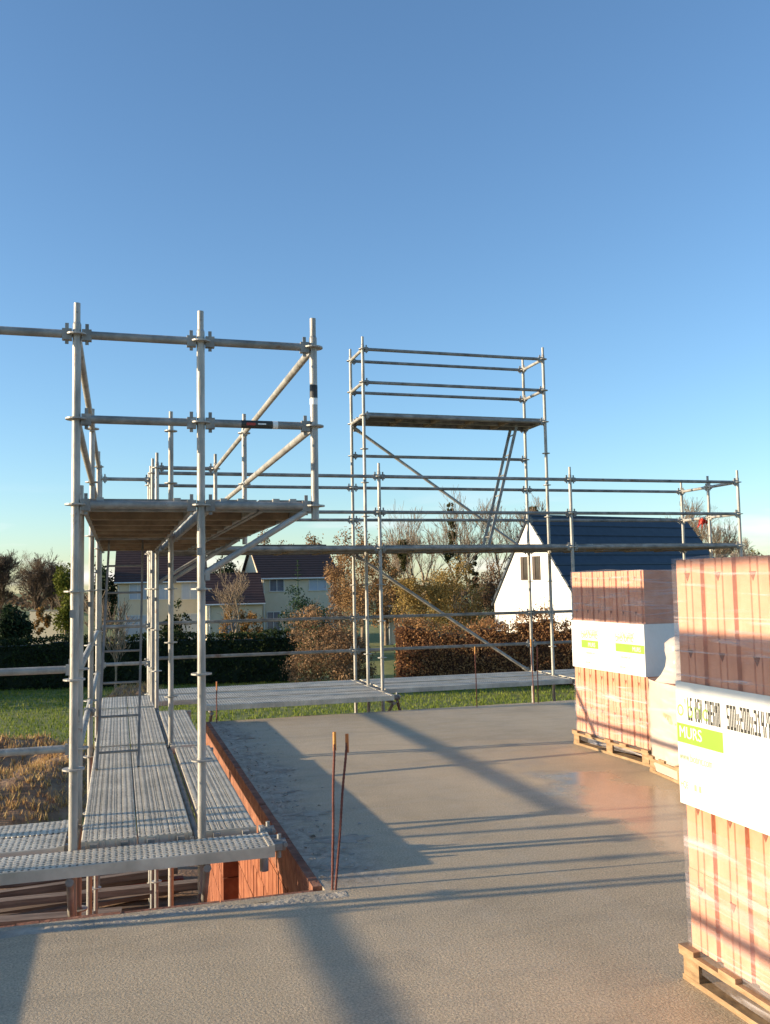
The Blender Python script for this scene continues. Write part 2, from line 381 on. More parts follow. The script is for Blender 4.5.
L_=lambda k: zL+.5*k
ua,ub,uc=-.24,.473,1.17
va,va2,vb,vc=5.51,6.22,8.79,11.54
vf,vm,vk=12.07,12.82,13.56
uG,u1,u2,u3=.42,3.474,6.425,9.352
G0=.28
near=empty('scaffold',(ua,va,0),'near galvanised scaffold with a raised brown deck, running away along the left slab edge','scaffold')
def S(u,v,k,b=G0,par=near,pat=0,mt='galv'):
    o=standard(u-par.location.x,v-par.location.y,k,b,par,mt,pat); return o
def Lg(a,b,par=near,name='ledger',mt='galv2'):
    off=Vector((par.location.x,par.location.y,0)); return ledger(Vector(a)-off,Vector(b)-off,par,name,mat_=mt)
def Pl(u0,u1_,v0,v1,z,par,al): return plank(u0-par.location.x,u1_-par.location.x,v0-par.location.y,v1-par.location.y,z,par,al)
def Py(u0,u1_,v0,v1,z,par,al): return plydeck(u0-par.location.x,u1_-par.location.x,v0-par.location.y,v1-par.location.y,z,par,al)
S(ua,va,2,pat=1); S(ub,va,2); S(uc,va,2,zL-.085,pat=2)
S(ua,va2,0); S(ua,vb,2,pat=1); S(ub,vb,2); S(uc,vb,2,zL-.085)
S(ua,vc,2); S(ub-.02,vc,2,pat=1); S(uc,vc,2,zL-.085)
S(-3.18,va,2); S(-3.18,va2,0)
for k in (2,1,0):
    Lg((ua,va,L_(k)),(ub,va,L_(k))); Lg((ub,va,L_(k)),(uc,va,L_(k)))
Lg((ua,va,L_(-4)),(ub,va,L_(-4))); Lg((ua,vb,L_(-4)),(ub,vb,L_(-4))); Lg((ua,vc,L_(-4)),(ub-.02,vc,L_(-4)))
for v in (vb,vc):
    Lg((ua,v,L_(0)),(ub,v,L_(0))); Lg((ub,v,L_(0)),(uc,v,L_(0)))
Lg((ub-.02,vc,L_(2)),(uc,vc,L_(2)))
for k in (2,1):
    for a,b in ((va,vb),(vb,vc)):
        Lg((ua,a,L_(k)),(ua,b,L_(k)),name='guard_rail',mt='galv'); Lg((uc,a,L_(k)),(uc,b,L_(k)),name='guard_rail',mt='galv')
for k in (-2,-3):
    for a,b in ((va2,vb),(vb,vc)): Lg((ua,a,L_(k)),(ua,b,L_(k)),name='guard_rail',mt='galv')
for k in (-2,-3): Lg((-3.18,va2,L_(k)),(ua,va2,L_(k)),name='guard_rail',mt='galv')
Lg((-3.18,va,L_(2)),(ua,va,L_(2)),name='guard_rail')
for a,b in ((va,vb),(vb,vc)): Lg((ub-.016,a,L_(-4)+.02),(ub-.016,b,L_(-4)+.02))
Lg((-3.18,va,L_(-4)),(-3.18,va2,L_(-4))); Lg((ua,va,L_(-4)),(ua,va2,L_(-4)))
for v0,v1 in ((va+.06,vb-.05),(vb+.05,vc-.05),(vc+.05,vm-.1)):
    for x0,x1 in ((-.20,.108),(.116,.424)): Pl(x0,x1,v0,v1,zd+.012,near,'v')
Pl(.492,.80,5.56,8.50,zd+.012,near,'v'); Pl(.462,.765,8.60,11.05,zd+.012,near,'v')
Pl(-3.0,.845,5.165,5.465,zd+.002,near,'u'); Pl(-3.1,-.29,5.56,5.86,zd+.002,near,'u'); Pl(-3.1,-.29,5.88,6.18,zd+.002,near,'u')
for a,b in ((va,vb),(vb,vc)):
    Py(-.205,.435,a+.055,b-.055,zL-.035,near,'v'); Py(.51,.815,a+.055,b-.055,zL-.035,near,'v'); Py(.83,1.135,a+.055,b-.055,zL-.035,near,'v')
off=Vector((near.location.x,near.location.y,0))
for v in (va,vb,vc):
    m=MB(); m.tube(Vector((ub,v,zL-.42))-off,Vector((uc-.06,v,zL-.035))-off,.0195,n=12); m.box(Vector((ub+.022,v-.018,zL-.45))-off,Vector((ub+.05,v+.018,zL-.39))-off)
    m.build('bracket',[M['galv']],near)
    m=MB(); m.tube(Vector((.835,v,zd-.17))-off,Vector((.835,v,zd-.0))-off,.026,n=10); m.tube(Vector((ub,v,zd-.015))-off,Vector((.86,v,zd-.015))-off,.022,n=10); m.build('bracket',[M['galv']],near)
for u in (ua,ub):
    m=MB(); m.tube(Vector((u,va,zd-.022))-off,Vector((u,5.17,zd-.022))-off,.022,n=10); m.tube(Vector((u,va,zd-.42))-off,Vector((u,5.2,zd-.03))-off,.018,n=10); m.build('bracket',[M['galv2']],near)
coupler(Vector((.89,5.30,zd+.03))-off,near); coupler(Vector((.86,5.52,zd+.05))-off,near)
coupler(Vector((ua+.02,8.0,L_(-3)+.0))-off,near)
# printed sleeves on tubes
m=MB(); a=Vector((.715,va,L_(1)))-off; b=Vector((.905,va,L_(1)))-off; m.tube(a,b,.0252,n=16); m.tube(b+Vector((.004,0,0)),b+Vector((.035,0,0)),.0252,n=16,mi=2)
m.box(a+Vector((.03,-.0262,-.010)),a+Vector((.085,-.0250,.006)),1); m.box(a+Vector((.10,-.0262,-.004)),a+Vector((.15,-.0250,.004)),2); m.build('sticker',[M['blackprint'],M['redprint'],M['whiteprint']],near)
m=MB(); a=Vector((uc,va,L_(2)-.24))-off; m.tube(a-Vector((0,0,.08)),a,.0252,n=16); m.tube(a-Vector((0,0,.125)),a-Vector((0,0,.085)),.0252,n=16,mi=1); m.build('sticker',[M['dark'],M['whiteprint']],near)

side=empty('scaffold',(-2.33,2.0,0),'scaffold wing standing along the left side of the slab, level with the viewer','scaffold')
for v in (4.95,1.9,-1.1):
    for u,k,bt in ((-2.75,1,zL-.085),(-2.33,0,G0),(-1.62,0,G0)): S(u,v,k,bt,par=side)
    for k in (0,-4): Lg((-2.33,v,L_(k)),(-1.62,v,L_(k)),side)
    Lg((-2.75,v,L_(0)),(-2.33,v,L_(0)),side)
for a,b in ((4.95,1.9),(1.9,-1.1)):
    Lg((-2.75,b,L_(1)),(-2.75,a,L_(1)),side,'guard_rail')
    for k in (-2,-3): Lg((-2.33,b,L_(k)),(-2.33,a,L_(k)),side,'guard_rail')
    for x0 in (-2.72,-2.41,-2.10): Py(x0,x0+.305,b+.055,a-.055,zL-.035,side,'v')
    for x0 in (-2.29,-1.97,-1.585): Pl(x0,x0+.305,b+.05,a-.05,zd+.012,side,'v')
farw=empty('scaffold',(u1,vf,0),'long scaffold along the far slab edge with a tall tower rising from it','scaffold')
offF=Vector((u1,vf,0))
for u,v,k in ((uG,vf,2),(uG,vm,2),(uG,vk,2),(ua,vm,2),(u1,vf,2),(u1,vm,6),(u1,vk,6),(u2,vf,2),(u2,vm,6),(u2,vk,6),(u3,vf,2),(u3,vm,2),(u3,vk,2)):
    S(u,v,k,par=farw,pat=int((u*7+v*3))%3)
us=(uG,u1,u2,u3)
for a,b in zip(us,us[1:]):
    for k in (2,1): Lg((a,vf,L_(k)),(b,vf,L_(k)),farw,'guard_rail'); Lg((a,vk,L_(k)),(b,vk,L_(k)),farw,'guard_rail')
    Lg((a,vf,L_(0)),(b,vf,L_(0)),farw); Lg((a,vk,L_(0)),(b,vk,L_(0)),farw)
    for k in (-2,-3): Lg((a,vk,L_(k)),(b,vk,L_(k)),farw,'guard_rail')
    for v0 in (vf+.045,vf+.365,vm+.06,vm+.38): Py(a+.05,b-.05,v0,v0+.305,zL-.03,farw,'u')
    for v0 in (vf+.045,vf+.365,vm+.06,vm+.38): Pl(a+.05,b-.05,v0,v0+.305,zd+.004,farw,'u')
for v0 in (11.38,11.71): Pl(1.02,3.43,v0,v0+.305,zd+.004,farw,'u')
for u in us:
    for k in (0,-4): Lg((u,vf,L_(k)),(u,vm,L_(k)),farw); Lg((u,vm,L_(k)),(u,vk,L_(k)),farw)
for k in (2,1): Lg((u3,vf,L_(k)),(u3,vm,L_(k)),farw,'guard_rail','galv'); Lg((u3,vm,L_(k)),(u3,vk,L_(k)),farw,'guard_rail','galv')
for k in (2,-2,-3): Lg((ua,vm,L_(k)),(uG,vm,L_(k)),farw,'guard_rail','galv')
for k in (6,5): 
    for v in (vm,vk): Lg((u1,v,L_(k)),(u2,v,L_(k)),farw,'guard_rail')
for k in (6,5,4): Lg((u1,vm,L_(k)),(u1,vk,L_(k)),farw,'guard_rail','galv'); Lg((u2,vm,L_(k)),(u2,vk,L_(k)),farw,'guard_rail','galv')
Lg((u1,vk,L_(3)),(u2,vk,L_(3)),farw); Lg((u1,vm,L_(4)),(u2,vm,L_(4)),farw); Lg((u1,vk,L_(4)),(u2,vk,L_(4)),farw)
Py(u1+.05,u2-.05,vm+.03,vm+.36,L_(4)-.02,farw,'u'); Py(u1+.05,u2-.05,vm+.37,vk-.03,L_(4)-.02,farw,'u')
brace(Vector((u1+.06,vk+.04,L_(4)-.06))-offF,Vector((u2-.06,vk+.04,L_(0)+.02))-offF,farw)
brace(Vector((u1+.06,vk+.04,L_(0)-.06))-offF,Vector((u2-.06,vk+.04,L_(-4)+.07))-offF,farw)
for u in (1.1,u1-.05):
    m=MB(); m.tube(Vector((u,vf,zd-.03))-offF,Vector((u,11.36,zd-.03))-offF,.022,n=10); m.tube(Vector((u,vf,zd-.45))-offF,Vector((u,11.42,zd-.04))-offF,.02,n=10); m.build('bracket',[M['galv2']],farw)
coupler(Vector((3.50,11.5,zd+.03))-offF,farw)
m=MB(); m.tube(Vector((3.50,11.5,zd+.0))-offF,Vector((3.62,11.62,zd-.32))-offF,.02,n=8); m.build('bracket',[M['rust']],farw)

def ladder(name,foot,top,wd,label,mt='alu',group=None):
    foot=Vector(foot);top=Vector(top);wd=Vector(wd)
    t=empty(name,foot,label,'ladder',group); d=top-foot; L=d.length; dn=d.normalized(); nn=dn.cross(wd.normalized())
    for s in (-.5,.5):
        m=MB(); o=wd*s; e=wd.normalized()
        a=o-e*.012-nn*.028; 
        MM=Matrix((e,nn,dn)).transposed().to_4x4(); MM.translation=o
        m.box((-.010,-.022,0),(.010,.022,L),0,MM); m.build('stile',[M[mt]],t)
    k=int((L-.15)/.335)
    for i in range(k+1):
        p=dn*(.15+i*.335); m=MB(); m.tube(p-wd*.47,p+wd*.47,.010,n=8); m.build('rung',[M[mt]],t)
    return t
ladder('ladder',(.0,7.72,zd+.075),(.07,9.32,zL-.02),(.32,0,0),'aluminium ladder inside the near scaffold, from steel deck up to raised deck')
ladder('ladder',(5.52,13.18,L_(0)+.07),(6.05,13.18,L_(4)-.03),(0.03,.30,0),'aluminium ladder slanting down from the high deck of the scaffold tower','galv2')
# red rag on the end guard rail
m=MB()
for i in range(5):
    a=i*1.3; x=.03*math.cos(a); m.add([(x,-.08+.03*i,.03),(x+.03,-.02+.03*i,.05),(x+.05*math.sin(a),-.02+.035*i,-.12-.03*(i%3)),(x-.03,-.10+.03*i,-.07)],[(0,1,2,3)])
    m.add([(x,-.08+.03*i,.03),(x-.03,-.02+.03*i,-.02),(x+.03,.06,-.10),(x+.04,-.02,.02)],[(0,1,2,3)])
o=m.build('rag',[M['redcloth']]); o.location=(u3+.0,vm+.16,L_(1)-.02); o.scale=(.9,1.1,.9); sol=o.modifiers.new('t','SOLIDIFY'); sol.thickness=.004
tag(o,'red rag knotted over the guard rail at the far right end of the scaffold','rag')

# ------------------------------------------------------------------ building under construction
bld=empty('unfinished_house',(1.0,4.9,0),'unfinished brick house with bare concrete floor slab edged in orange terracotta','building')
def prism(m,pts,z0,z1,mi=0):
    n=len(pts); m.add([(x,y,z0) for x,y in pts]+[(x,y,z1) for x,y in pts],[tuple(reversed(range(n))),tuple(range(n,2*n))]+[(i,(i+1)%n,n+(i+1)%n,n+i) for i in range(n)],mi)
ox,oy=1.0,4.9
# slab top in two sheets that butt, finely divided for real unevenness near the viewer
def rel(x,y): return (x-ox,y-oy)
m=MB(); prism(m,[rel(*p) for p in ((-5,-7),(12.0,-7),(12.0,11.18),(1.055,11.18),(1.055,4.84),(-5,4.84))],zs-.20,zs)
sl_=m.build('floor_slab',[M['slab']],bld)
sl_['label']='grey concrete floor slab, wet by the pallets'
# lay object coordinates = world coordinates for the material
sl_.location=(-ox,-oy,0); 
for v in sl_.data.vertices: v.co.x+=ox; v.co.y+=oy
# terracotta edging units
def edging(p0,p1,thick,nrm,name='edging_block',h=.235,top=.004):
    p0=Vector(p0);p1=Vector(p1);d=(p1-p0);L=d.length;d.normalize();nrm=Vector(nrm);k=max(1,round(L/.5))
    for i in range(k):
        a=p0+d*(L*i/k+.004); b=p0+d*(L*(i+1)/k-.004)
        m=MB(); jit=random.uniform(-.004,.003)
        pts=[a,b,b+nrm*thick,a+nrm*thick]
        prism(m,[(p.x-ox,p.y-oy) for p in pts],zs-h,zs+top+jit)
        m.build(name,[M['edge']],bld)
edging((1.053,4.905,0),(1.053,11.18,0),.05,(-1,0,0))
edging((-4.9,4.842,0),(1.003,4.842,0),.05,(0,1,0),top=-.006)
edging((1.06,11.182,0),(12,11.182,0),.05,(0,1,0),top=-.006)
# storey walls below: real courses of terracotta blocks
def bwall(p0,p1,inward,z1=zs-.24,hole=None):
    p0=Vector(p0);p1=Vector(p1);d=(p1-p0);L=d.length;d.normalize();inw=Vector(inward);m=MB()
    zc=0.0;row=0
    while zc<z1-.01:
        h=min(.25,z1-zc); s=-(.25 if row%2 else 0)
        while s<L-.01:
            a=max(s,0)+.003;b=min(s+.5,L)-.003
            if hole and zc+h<hole[2]+.01 and zc>=hole[3]-.01:
                if hole[0]<=a<hole[1]: a=min(hole[1],b) if b>hole[1] else b
                elif a<hole[0]<b: b=hole[0]
            if b-a>.02:
                A=p0+d*a;B=p0+d*b;j=random.uniform(0,.004)
                pts=[A+inw*j,B+inw*j,B+inw*.2,A+inw*.2]
                prism(m,[(p.x-ox,p.y-oy) for p in pts],zc+.004,zc+h-.004)
                nn=3
                for q in range(1,nn):      # keyed vertical ribs
                    c=A+(B-A)*(q/nn)
                    pp=[c-d*.006-inw*.0015,c+d*.006-inw*.0015,c+d*.006+inw*.006,c-d*.006+inw*.006]
                    prism(m,[(p.x-ox,p.y-oy) for p in pp],zc+.01,zc+h-.01)
            s+=.5
        zc+=.25;row+=1
    return m.build('brick_wall',[M['terra']],bld)
bwall((1.012,4.9,0),(1.012,11.2,0),(1,0,0),hole=(3.25,4.5,2.0,0)); bwall((1.7,11.1,0),(1.7,5.0,0),(1,0,0)); bwall((-4.9,4.88,0),(1.0,4.88,0),(0,-1,0)); bwall((1.25,11.22,0),(12,11.22,0),(0,-1,0))
# mortar crumbs and droppings along the notch
m=MB(); rr=random.Random(3)
for i in range(420):
    v=rr.uniform(4.95,10.9); u=1.08+abs(rr.gauss(0,.22)); s=rr.uniform(.004,.022)*(1.5 if rr.random()<.06 else 1)
    vs=[Vector((u-ox+rr.uniform(-s,s),v-oy+rr.uniform(-s,s),zs+rr.uniform(0,s*.7))) for _ in range(5)]
    m.add(vs,[(0,1,2),(0,2,3),(0,3,4),(0,4,1),(1,2,4),(2,3,4)])
o=m.build('mortar_crumbs',[mat('mortar_crumb',[(.2,.19,.17),(.42,.4,.36)],scale=20,rough=.9)],bld); o['kind']='stuff'
# low mortar patches
MORT=mat('dried_mortar',[(.24,.22,.18),(.36,.32,.26),(.48,.43,.35)],scale=6,rough=.85,bump=.8,bscale=35)
for (u,v,a,b) in ((1.36,5.75,.17,.08),(1.30,6.45,.14,.07),(1.25,7.2,.12,.05),(1.36,8.0,.13,.06),(1.24,8.9,.10,.06),(1.30,9.8,.10,.05),(1.20,5.2,.10,.06)):
    m=MB(); k=26; ring=[]; inn=[]
    for i in range(k):
        t=2*math.pi*i/k; f=1+.9*noise.noise(Vector((math.cos(t)*2.6+u*3,math.sin(t)*2.6+v*3,0)))
        ring.append((u-ox+a*f*math.cos(t),v-oy+b*f*math.sin(t),zs+.001)); inn.append((u-ox+a*.72*f*math.cos(t),v-oy+b*.72*f*math.sin(t),zs+.008+.006*noise.noise(Vector((i*.7,u,v)))))
    m.add(ring+inn+[(u-ox,v-oy,zs+.011)],[(i,(i+1)%k,k+(i+1)%k,k+i) for i in range(k)]+[(k+i,k+(i+1)%k,2*k) for i in range(k)])
    m.build('mortar_patch',[MORT],bld)
# trowelled lip of mortar along the near edge
m=MB(); vs=[]; nn_=150
for i in range(nn_+1):
    x=-1.6+2.75*i/nn_; w0=4.69+.05*noise.noise(Vector((x*2,1,0)))+.02*noise.noise(Vector((x*11,4,0)))
    for j,(dy,dz) in enumerate(((0,.0003),(.02,.003),(.05,.0045),(.08,.003),(.10,.0003))):
        vs.append((x-ox,w0+dy*(1+.5*noise.noise(Vector((x*5,j,2))))-oy,zs+max(.0004,dz*(.55+1.1*noise.noise(Vector((x*6,j*.5,7)))))))
m.add(vs,[(i*5+j,i*5+j+1,(i+1)*5+j+1,(i+1)*5+j) for i in range(nn_) for j in range(4)],0,True)
m.build('mortar_lip',[MORT],bld)

# starter bars
def rebar(u,v,z0,z1,du,dv,cap,label,grp=None):
    t=empty('starter_bar',(u,v,z0),label,'rebar',grp); m=MB()
    top=Vector((du,dv,z1-z0)); n_=14
    pts=[top*(i/n_)+Vector((.003*math.sin(i*.8+u*9),.002*math.cos(i*.9),0))*(i/n_) for i in range(n_+1)]
    for a,b in zip(pts,pts[1:]): m.tube(a,b,.0065,n=8,caps=False)
    k=0
    for i in range(int((z1-z0)/.02)):
        f=i/int((z1-z0)/.02); j=min(int(f*n_),n_-1); p=pts[j].lerp(pts[j+1],f*n_-j); m.tube(p-Vector((0,0,.003)),p+Vector((0,0,.003)),.0078,n=8)
    m.build('bar',[M['rebar']],t)
    if cap:
        m=MB(); m.tube(pts[-1]-Vector((0,0,.07)),pts[-1]+Vector((0,0,.03)),.0100,.0095,n=10); m.build('cap',[M[cap]],t)
    return t
g='starter bars standing up from the slab'
rebar(1.095,4.84,zs,H-.83,.035,.06,'yellow','taller left bar of the near rusty pair, with a yellow cap',g)
rebar(1.11,4.83,zs,H-.845,.09,.07,'orange','right bar of the near rusty pair, leaning right with an orange cap',g)
rebar(1.13,11.1,zs,H-1.16,.0,.0,'orange','short rusty starter bar with an orange cap at the far left corner of the slab',g)
rebar(4.46,11.1,zs,H-.87,.0,.02,'yellow','lone rusty starter bar with pale cap at the middle of the far slab edge',g)
rebar(5.27,11.1,zs,H-.80,-.02,.0,'yellow','taller pale-capped bar of the rusty pair at the far slab edge',g)
rebar(5.33,11.1,zs,H-.86,.01,.0,None,'shorter bare bar of the rusty pair at the far slab edge',g)

# ------------------------------------------------------------------ brick pallets
def brick_mesh():
    W,D,Hh=.197,.495,.3090; m=MB()
    # plan outline with shallow grooves on the two end faces (x = depth, y = width)
    def side(x,sg):
        pts=[]; ys=[(-W/2,.016),(-W/2+.020,.016),(-W/2+.024,0),(-.022,0),(-.019,.005),(-.015,.005),(-.012,0),(.018,0),(.021,.005),(.025,.005),(.028,0),(W/2-.014,0),(W/2-.010,.014),(W/2,.014)]
        return [(x+sg*d,y) for y,d in ys]
    L1=side(0,1); R1=[(D-d[0],d[1]) for d in L1]
    poly=L1+list(reversed(R1)); n=len(poly)
    m.add([(x,y,0) for x,y in poly]+[(x,y,Hh) for x,y in poly],[tuple(reversed(range(n))),tuple(range(n,2*n))]+[(i,(i+1)%n,n+(i+1)%n,n+i) for i in range(n)])
    # triangular grip hole near the top of the end face, shade painted dark
    for zt in (Hh-.055,):
        m.add([(-.0015,-.008,zt),(-.0015,.030,zt),(-.0015,.010,zt-.034),(.004,-.008,zt),(.004,.030,zt),(.004,.010,zt-.034)],[(0,1,2),(0,3,4,1),(1,4,5,2),(2,5,3,0)],1)
    # dark patches on top, painted for the shade inside the cavities
    for i in range(5):
        for j in range(2):
            x=.03+i*.09; y=-.075+j*.085; m.box((x,y,Hh+.0003),(x+.07,y+.06,Hh+.0012),1)
    me=m.mesh('brick'); bm=bmesh.new(); bm.from_mesh(me); bmesh.ops.recalc_face_normals(bm,faces=bm.faces); bm.to_mesh(me); bm.free()
    me.materials.append(M['brick']); me.materials.append(M['brickdark']); return me
BM=brick_mesh()
def text(s,size,mt,parent,u,v,z,sx=1,name='lettering'):
    """text on a face whose outward normal is -u, reading towards -v"""
    cu=bpy.data.curves.new(name,'FONT'); cu.body=s; cu.size=size; cu.space_character=1.12 if mt=='blackprint' else 1.0
    tmp=bpy.data.objects.new('tmp',cu); COL.objects.link(tmp)
    bpy.context.view_layer.update()
    me=bpy.data.meshes.new_from_object(tmp); bpy.data.objects.remove(tmp); bpy.data.curves.remove(cu)
    for q in me.vertices: x,y=q.co.x*sx,q.co.y; q.co=(u,v-x,z+y)
    me.materials.clear(); me.materials.append(M[mt]); me.name=name
    me.update()
    return meshobj(name,me,M[mt],parent)
GLY={'L':'100100100100100100111','S':'111100100111001001111','B':'110101101110101101110','G':'111100100101101101111','V':'101101101101101101010','T':'111010010010010010010','H':'101101101111101101101','E':'111100100111100100111','R':'110101101110101101101','M':'101111111101101101101','O':'111101101101101101111','5':'111100100111001001111','0':'111101101101101101111','x':'000000101101010101101','2':'111001001111100100111','3':'111001001111001001111','1':'010110010010010010111','4':'101101101111001001001','/':'001001001010100100100','6':'111100100111101101111'}
def stencil(st,parent,y0,y1,z,h,x):
    """tall ink-jet characters sprayed on the printed film"""
    n=len(st)*4-1; cw=(y0-y1)/n; ch=h/7; m=MB()
    for i,c in enumerate(st):
        if c==' ': continue
        for r_ in range(7):
            for k in range(3):
                if GLY[c][r_*3+k]=='1':
                    ya=y0-(i*4+k)*cw; zt=z+h-r_*ch
                    m.box((x-.0002,ya-cw*1.06,zt-ch*1.0),(x,ya,zt-.0002))
    return m.build('lettering',[M['blackprint']],parent)
def pallet_load(name,corner,rz,rows,cols,label,prints,thick=False,band=None,grp='pallets of wrapped terracotta blocks'):
    """corner = far left bottom corner; the loads front face is local x=0, running to local -y"""
    t=empty(name,(corner[0],corner[1],zs),label,'brick pallet',grp,rz)
    W=.2*cols; 
    # wooden pallet
    m=MB()
    for x in (-.02,.47,.93):
        for y in (-W-.02,-W/2-.06,-.08): m.box((x,y,.022),(x+.10,y+.10,.098),0)
    for x in (-.02,.47,.93): m.box((x,-W-.03,.0),(x+.10,.03,.0215),0)
    for y in (-W-.03,-W*.75,-W/2-.05,-W*.27,-.07): m.box((-.035,y,.1185),(1.03,y+.10,.138),0)
    for x in (-.03,.47,.93): m.box((x,-W-.035,.0985),(x+.10,.035,.118),0)
    m.build('pallet',[M['wood']],t)
    zb=.139
    for r_ in range(rows):
        for c in range(cols):
            for d in range(2):
                o=bpy.data.objects.new('brick',BM); link(o,t)
                o.location=(d*.5+random.uniform(-.002,.002),-.1-.2*c+random.uniform(-.001,.001),zb+.3095*r_); o.rotation_euler.z=random.uniform(-.004,.004)
    top=zb+.3095*rows
    def shell(z0,z1,o_,mt,nm,seg=28,rag=.0,am=.0022):
        m=MB(); cs=[(-o_,o_),(-o_,-W-o_),(1.0+o_,-W-o_),(1.0+o_,o_)]
        ring=[]
        for i in range(4):
            a=Vector(cs[i]);b=Vector(cs[(i+1)%4])
            for k in range(seg): ring.append(a.lerp(b,k/seg))
        n=len(ring); nz_=14
        vs=[]
        for j in range(nz_+1):
            z=z0+(z1-z0)*j/nz_
            for i,p in enumerate(ring):
                q=noise.noise(Vector((p.x*3,p.y*3+7,z*9+i*.02)))*am
                zz=z+(rag*noise.noise(Vector((p.x*2.5,p.y*2.5,z0*5))) if j in (0,nz_) else 0)
                cx=p.x-.5; cy=p.y+W/2; l=math.hypot(cx,cy)
                vs.append((p.x+cx/l*q,p.y+cy/l*q,zz))
        m.add(vs,[(j*n+i,j*n+(i+1)%n,(j+1)*n+(i+1)%n,(j+1)*n+i) for j in range(nz_) for i in range(n)],0,True)
        return m.build(nm,[M[mt]],t)
    if thick: shell(.03,top+.012,.012,'filmthick','stretch_film',rag=.03,am=.03)
    else: shell(.06,.139+.312*2-.12,.005,'film','stretch_film',rag=.03); shell(top-.60,top+.01,.006,'film','stretch_film',rag=.02)
    if band:
        z0,z1=band; m=MB(); o_=.0095
        cs=[(-o_,o_),(-o_,-W-o_),(1+o_,-W-o_),(1+o_,o_)]; seg=20; ring=[]
        for i in range(4):
            a=Vector(cs[i]);b=Vector(cs[(i+1)%4])
            for k in range(seg): ring.append(a.lerp(b,k/seg))
        n=len(ring); vs=[(p.x,p.y,z) for z in (z0,z1) for p in ring]+[(p.x*.996+.002,p.y*.996-.002,z) for z in (z0,z1) for p in ring]
        m.add(vs,[(i,(i+1)%n,n+(i+1)%n,n+i) for i in range(n)]+[(2*n+i,3*n+i,3*n+(i+1)%n,2*n+(i+1)%n) for i in range(n)]+[(n+i,n+(i+1)%n,3*n+(i+1)%n,3*n+i) for i in range(n)]+[(i,2*n+i,2*n+(i+1)%n,(i+1)%n) for i in range(n)])
        bd=m.build('printed_band',[M['label']],t)
        for p in prints:
            if p[0]=='bar':
                _,y0,y1,za,zb_,mt=p; m=MB(); m.box((-.0104,y1,za),(-.0097,y0,zb_)); m.build('printed_bar',[M[mt]],bd)
            elif p[0]=='ink':
                _,st,y0,y1,z,h=p; stencil(st,bd,y0,y1,z,h,-.0106)
            else:
                _,s,size,mt,y,z,sx=p; text(s,size,mt,bd,-.0108 if mt not in ('green','limepale') else -.0101,y,z,sx)
    return t
# heights below are above the slab
P1=[('bar',.009,-.285,.945,1.022,'green'),('t','MURS',.066,'whiteprint',-.004,.966,.9),
    ('t',"o'bric",.10,'limepale',.006,1.052,.9),('ink','LS BGV THERMO',-.07,-.275,1.040,.092),('ink','500x200x314/6',-.315,-.56,1.040,.092),
    ('t','www.biobric.com',.048,'greyprint',.0,.875,.62),('t','HQE',.04,'green',-.0,.765,.6),('bar',-.09,-.105,.765,.79,'greyprint'),('bar',-.12,-.135,.765,.79,'greyprint')]
pallet_load('brick_pallet',(2.214,3.287),0,5,6,'nearest tall pallet of orange blocks at the right edge, black print on its white band',P1,band=(.70,1.19))
P2=[]
for y0 in (-.17,-.76):
    wd_=.30 if y0>-.3 else .445
    P2+=[('t',"bio'bric",.10,'green',y0,1.05,.95),('t','LS BGV THERMO',.085,'greyprint',y0-.04,1.075,.42),('bar',y0,y0-wd_,.955,1.03,'green'),('t','MURS',.055,'whiteprint',y0-wd_+.18,.972,.9),('t','www.biobric.com',.036,'greyprint',y0-.08,.90,.6),('t','terre cuite',.034,'greyprint',y0-.06,.81,.6)]
pallet_load('brick_pallet',(4.345,8.208),.045,5,6,'tall pallet of orange blocks farther back, two green bars on its white band',P2,band=(.76,1.215))
p3=pallet_load('brick_pallet',(4.30,6.80),-.12,2,5,'low half-height pallet of blocks hidden in cloudy film, between the two tall wrapped pallets',[],thick=True)
# gathered tail of film standing on the low pallet
m=MB(); k=18; rings=[]; prof=[(0,.20),(.06,.15),(.12,.10),(.19,.085),(.25,.10),(.31,.095),(.35,.05),(.365,.01)]
vs=[]
for j,(z,rad) in enumerate(prof):
    for i in range(k):
        t=2*math.pi*i/k; f=1+.22*noise.noise(Vector((math.cos(t)*2,math.sin(t)*2,z*9)))
        vs.append((  .16+rad*f*math.cos(t)*.9,-.20+rad*f*math.sin(t)*1.1+.05*z,.139+.624+z))
m.add(vs,[(j*k+i,j*k+(i+1)%k,(j+1)*k+(i+1)%k,(j+1)*k+i) for j in range(len(prof)-1) for i in range(k)],0,True)
m.build('film_tail',[M['filmthick']],p3)

# ------------------------------------------------------------------ ground
def gz(x,y):
    return .10*noise.noise(Vector((x*.05,y*.05,0)))
m=MB()
rings=[0,4,8,12,16,20,25,30,36,44,54,66,80,100,130,180,260,400,700,1400]; k=72; vs=[]
for r_ in rings:
    for i in range(k):
        t=2*math.pi*i/k; x=5+r_*math.cos(t); y=15+r_*math.sin(t); vs.append((x,y,-.05+gz(x,y)*(1 if r_<100 else 0)))
m.add(vs,[(j*k+i,j*k+(i+1)%k,(j+1)*k+(i+1)%k,(j+1)*k+i) for j in range(len(rings)-1) for i in range(k)],0,True)
M['grass']=mat('lawn_grass',[(.11,.125,.025),(.17,.185,.04),(.24,.23,.07)],scale=1.2,rough=.9,bump=.35,bscale=14)
o=m.build('ground',[M['grass']]); tag(o,kind='structure')
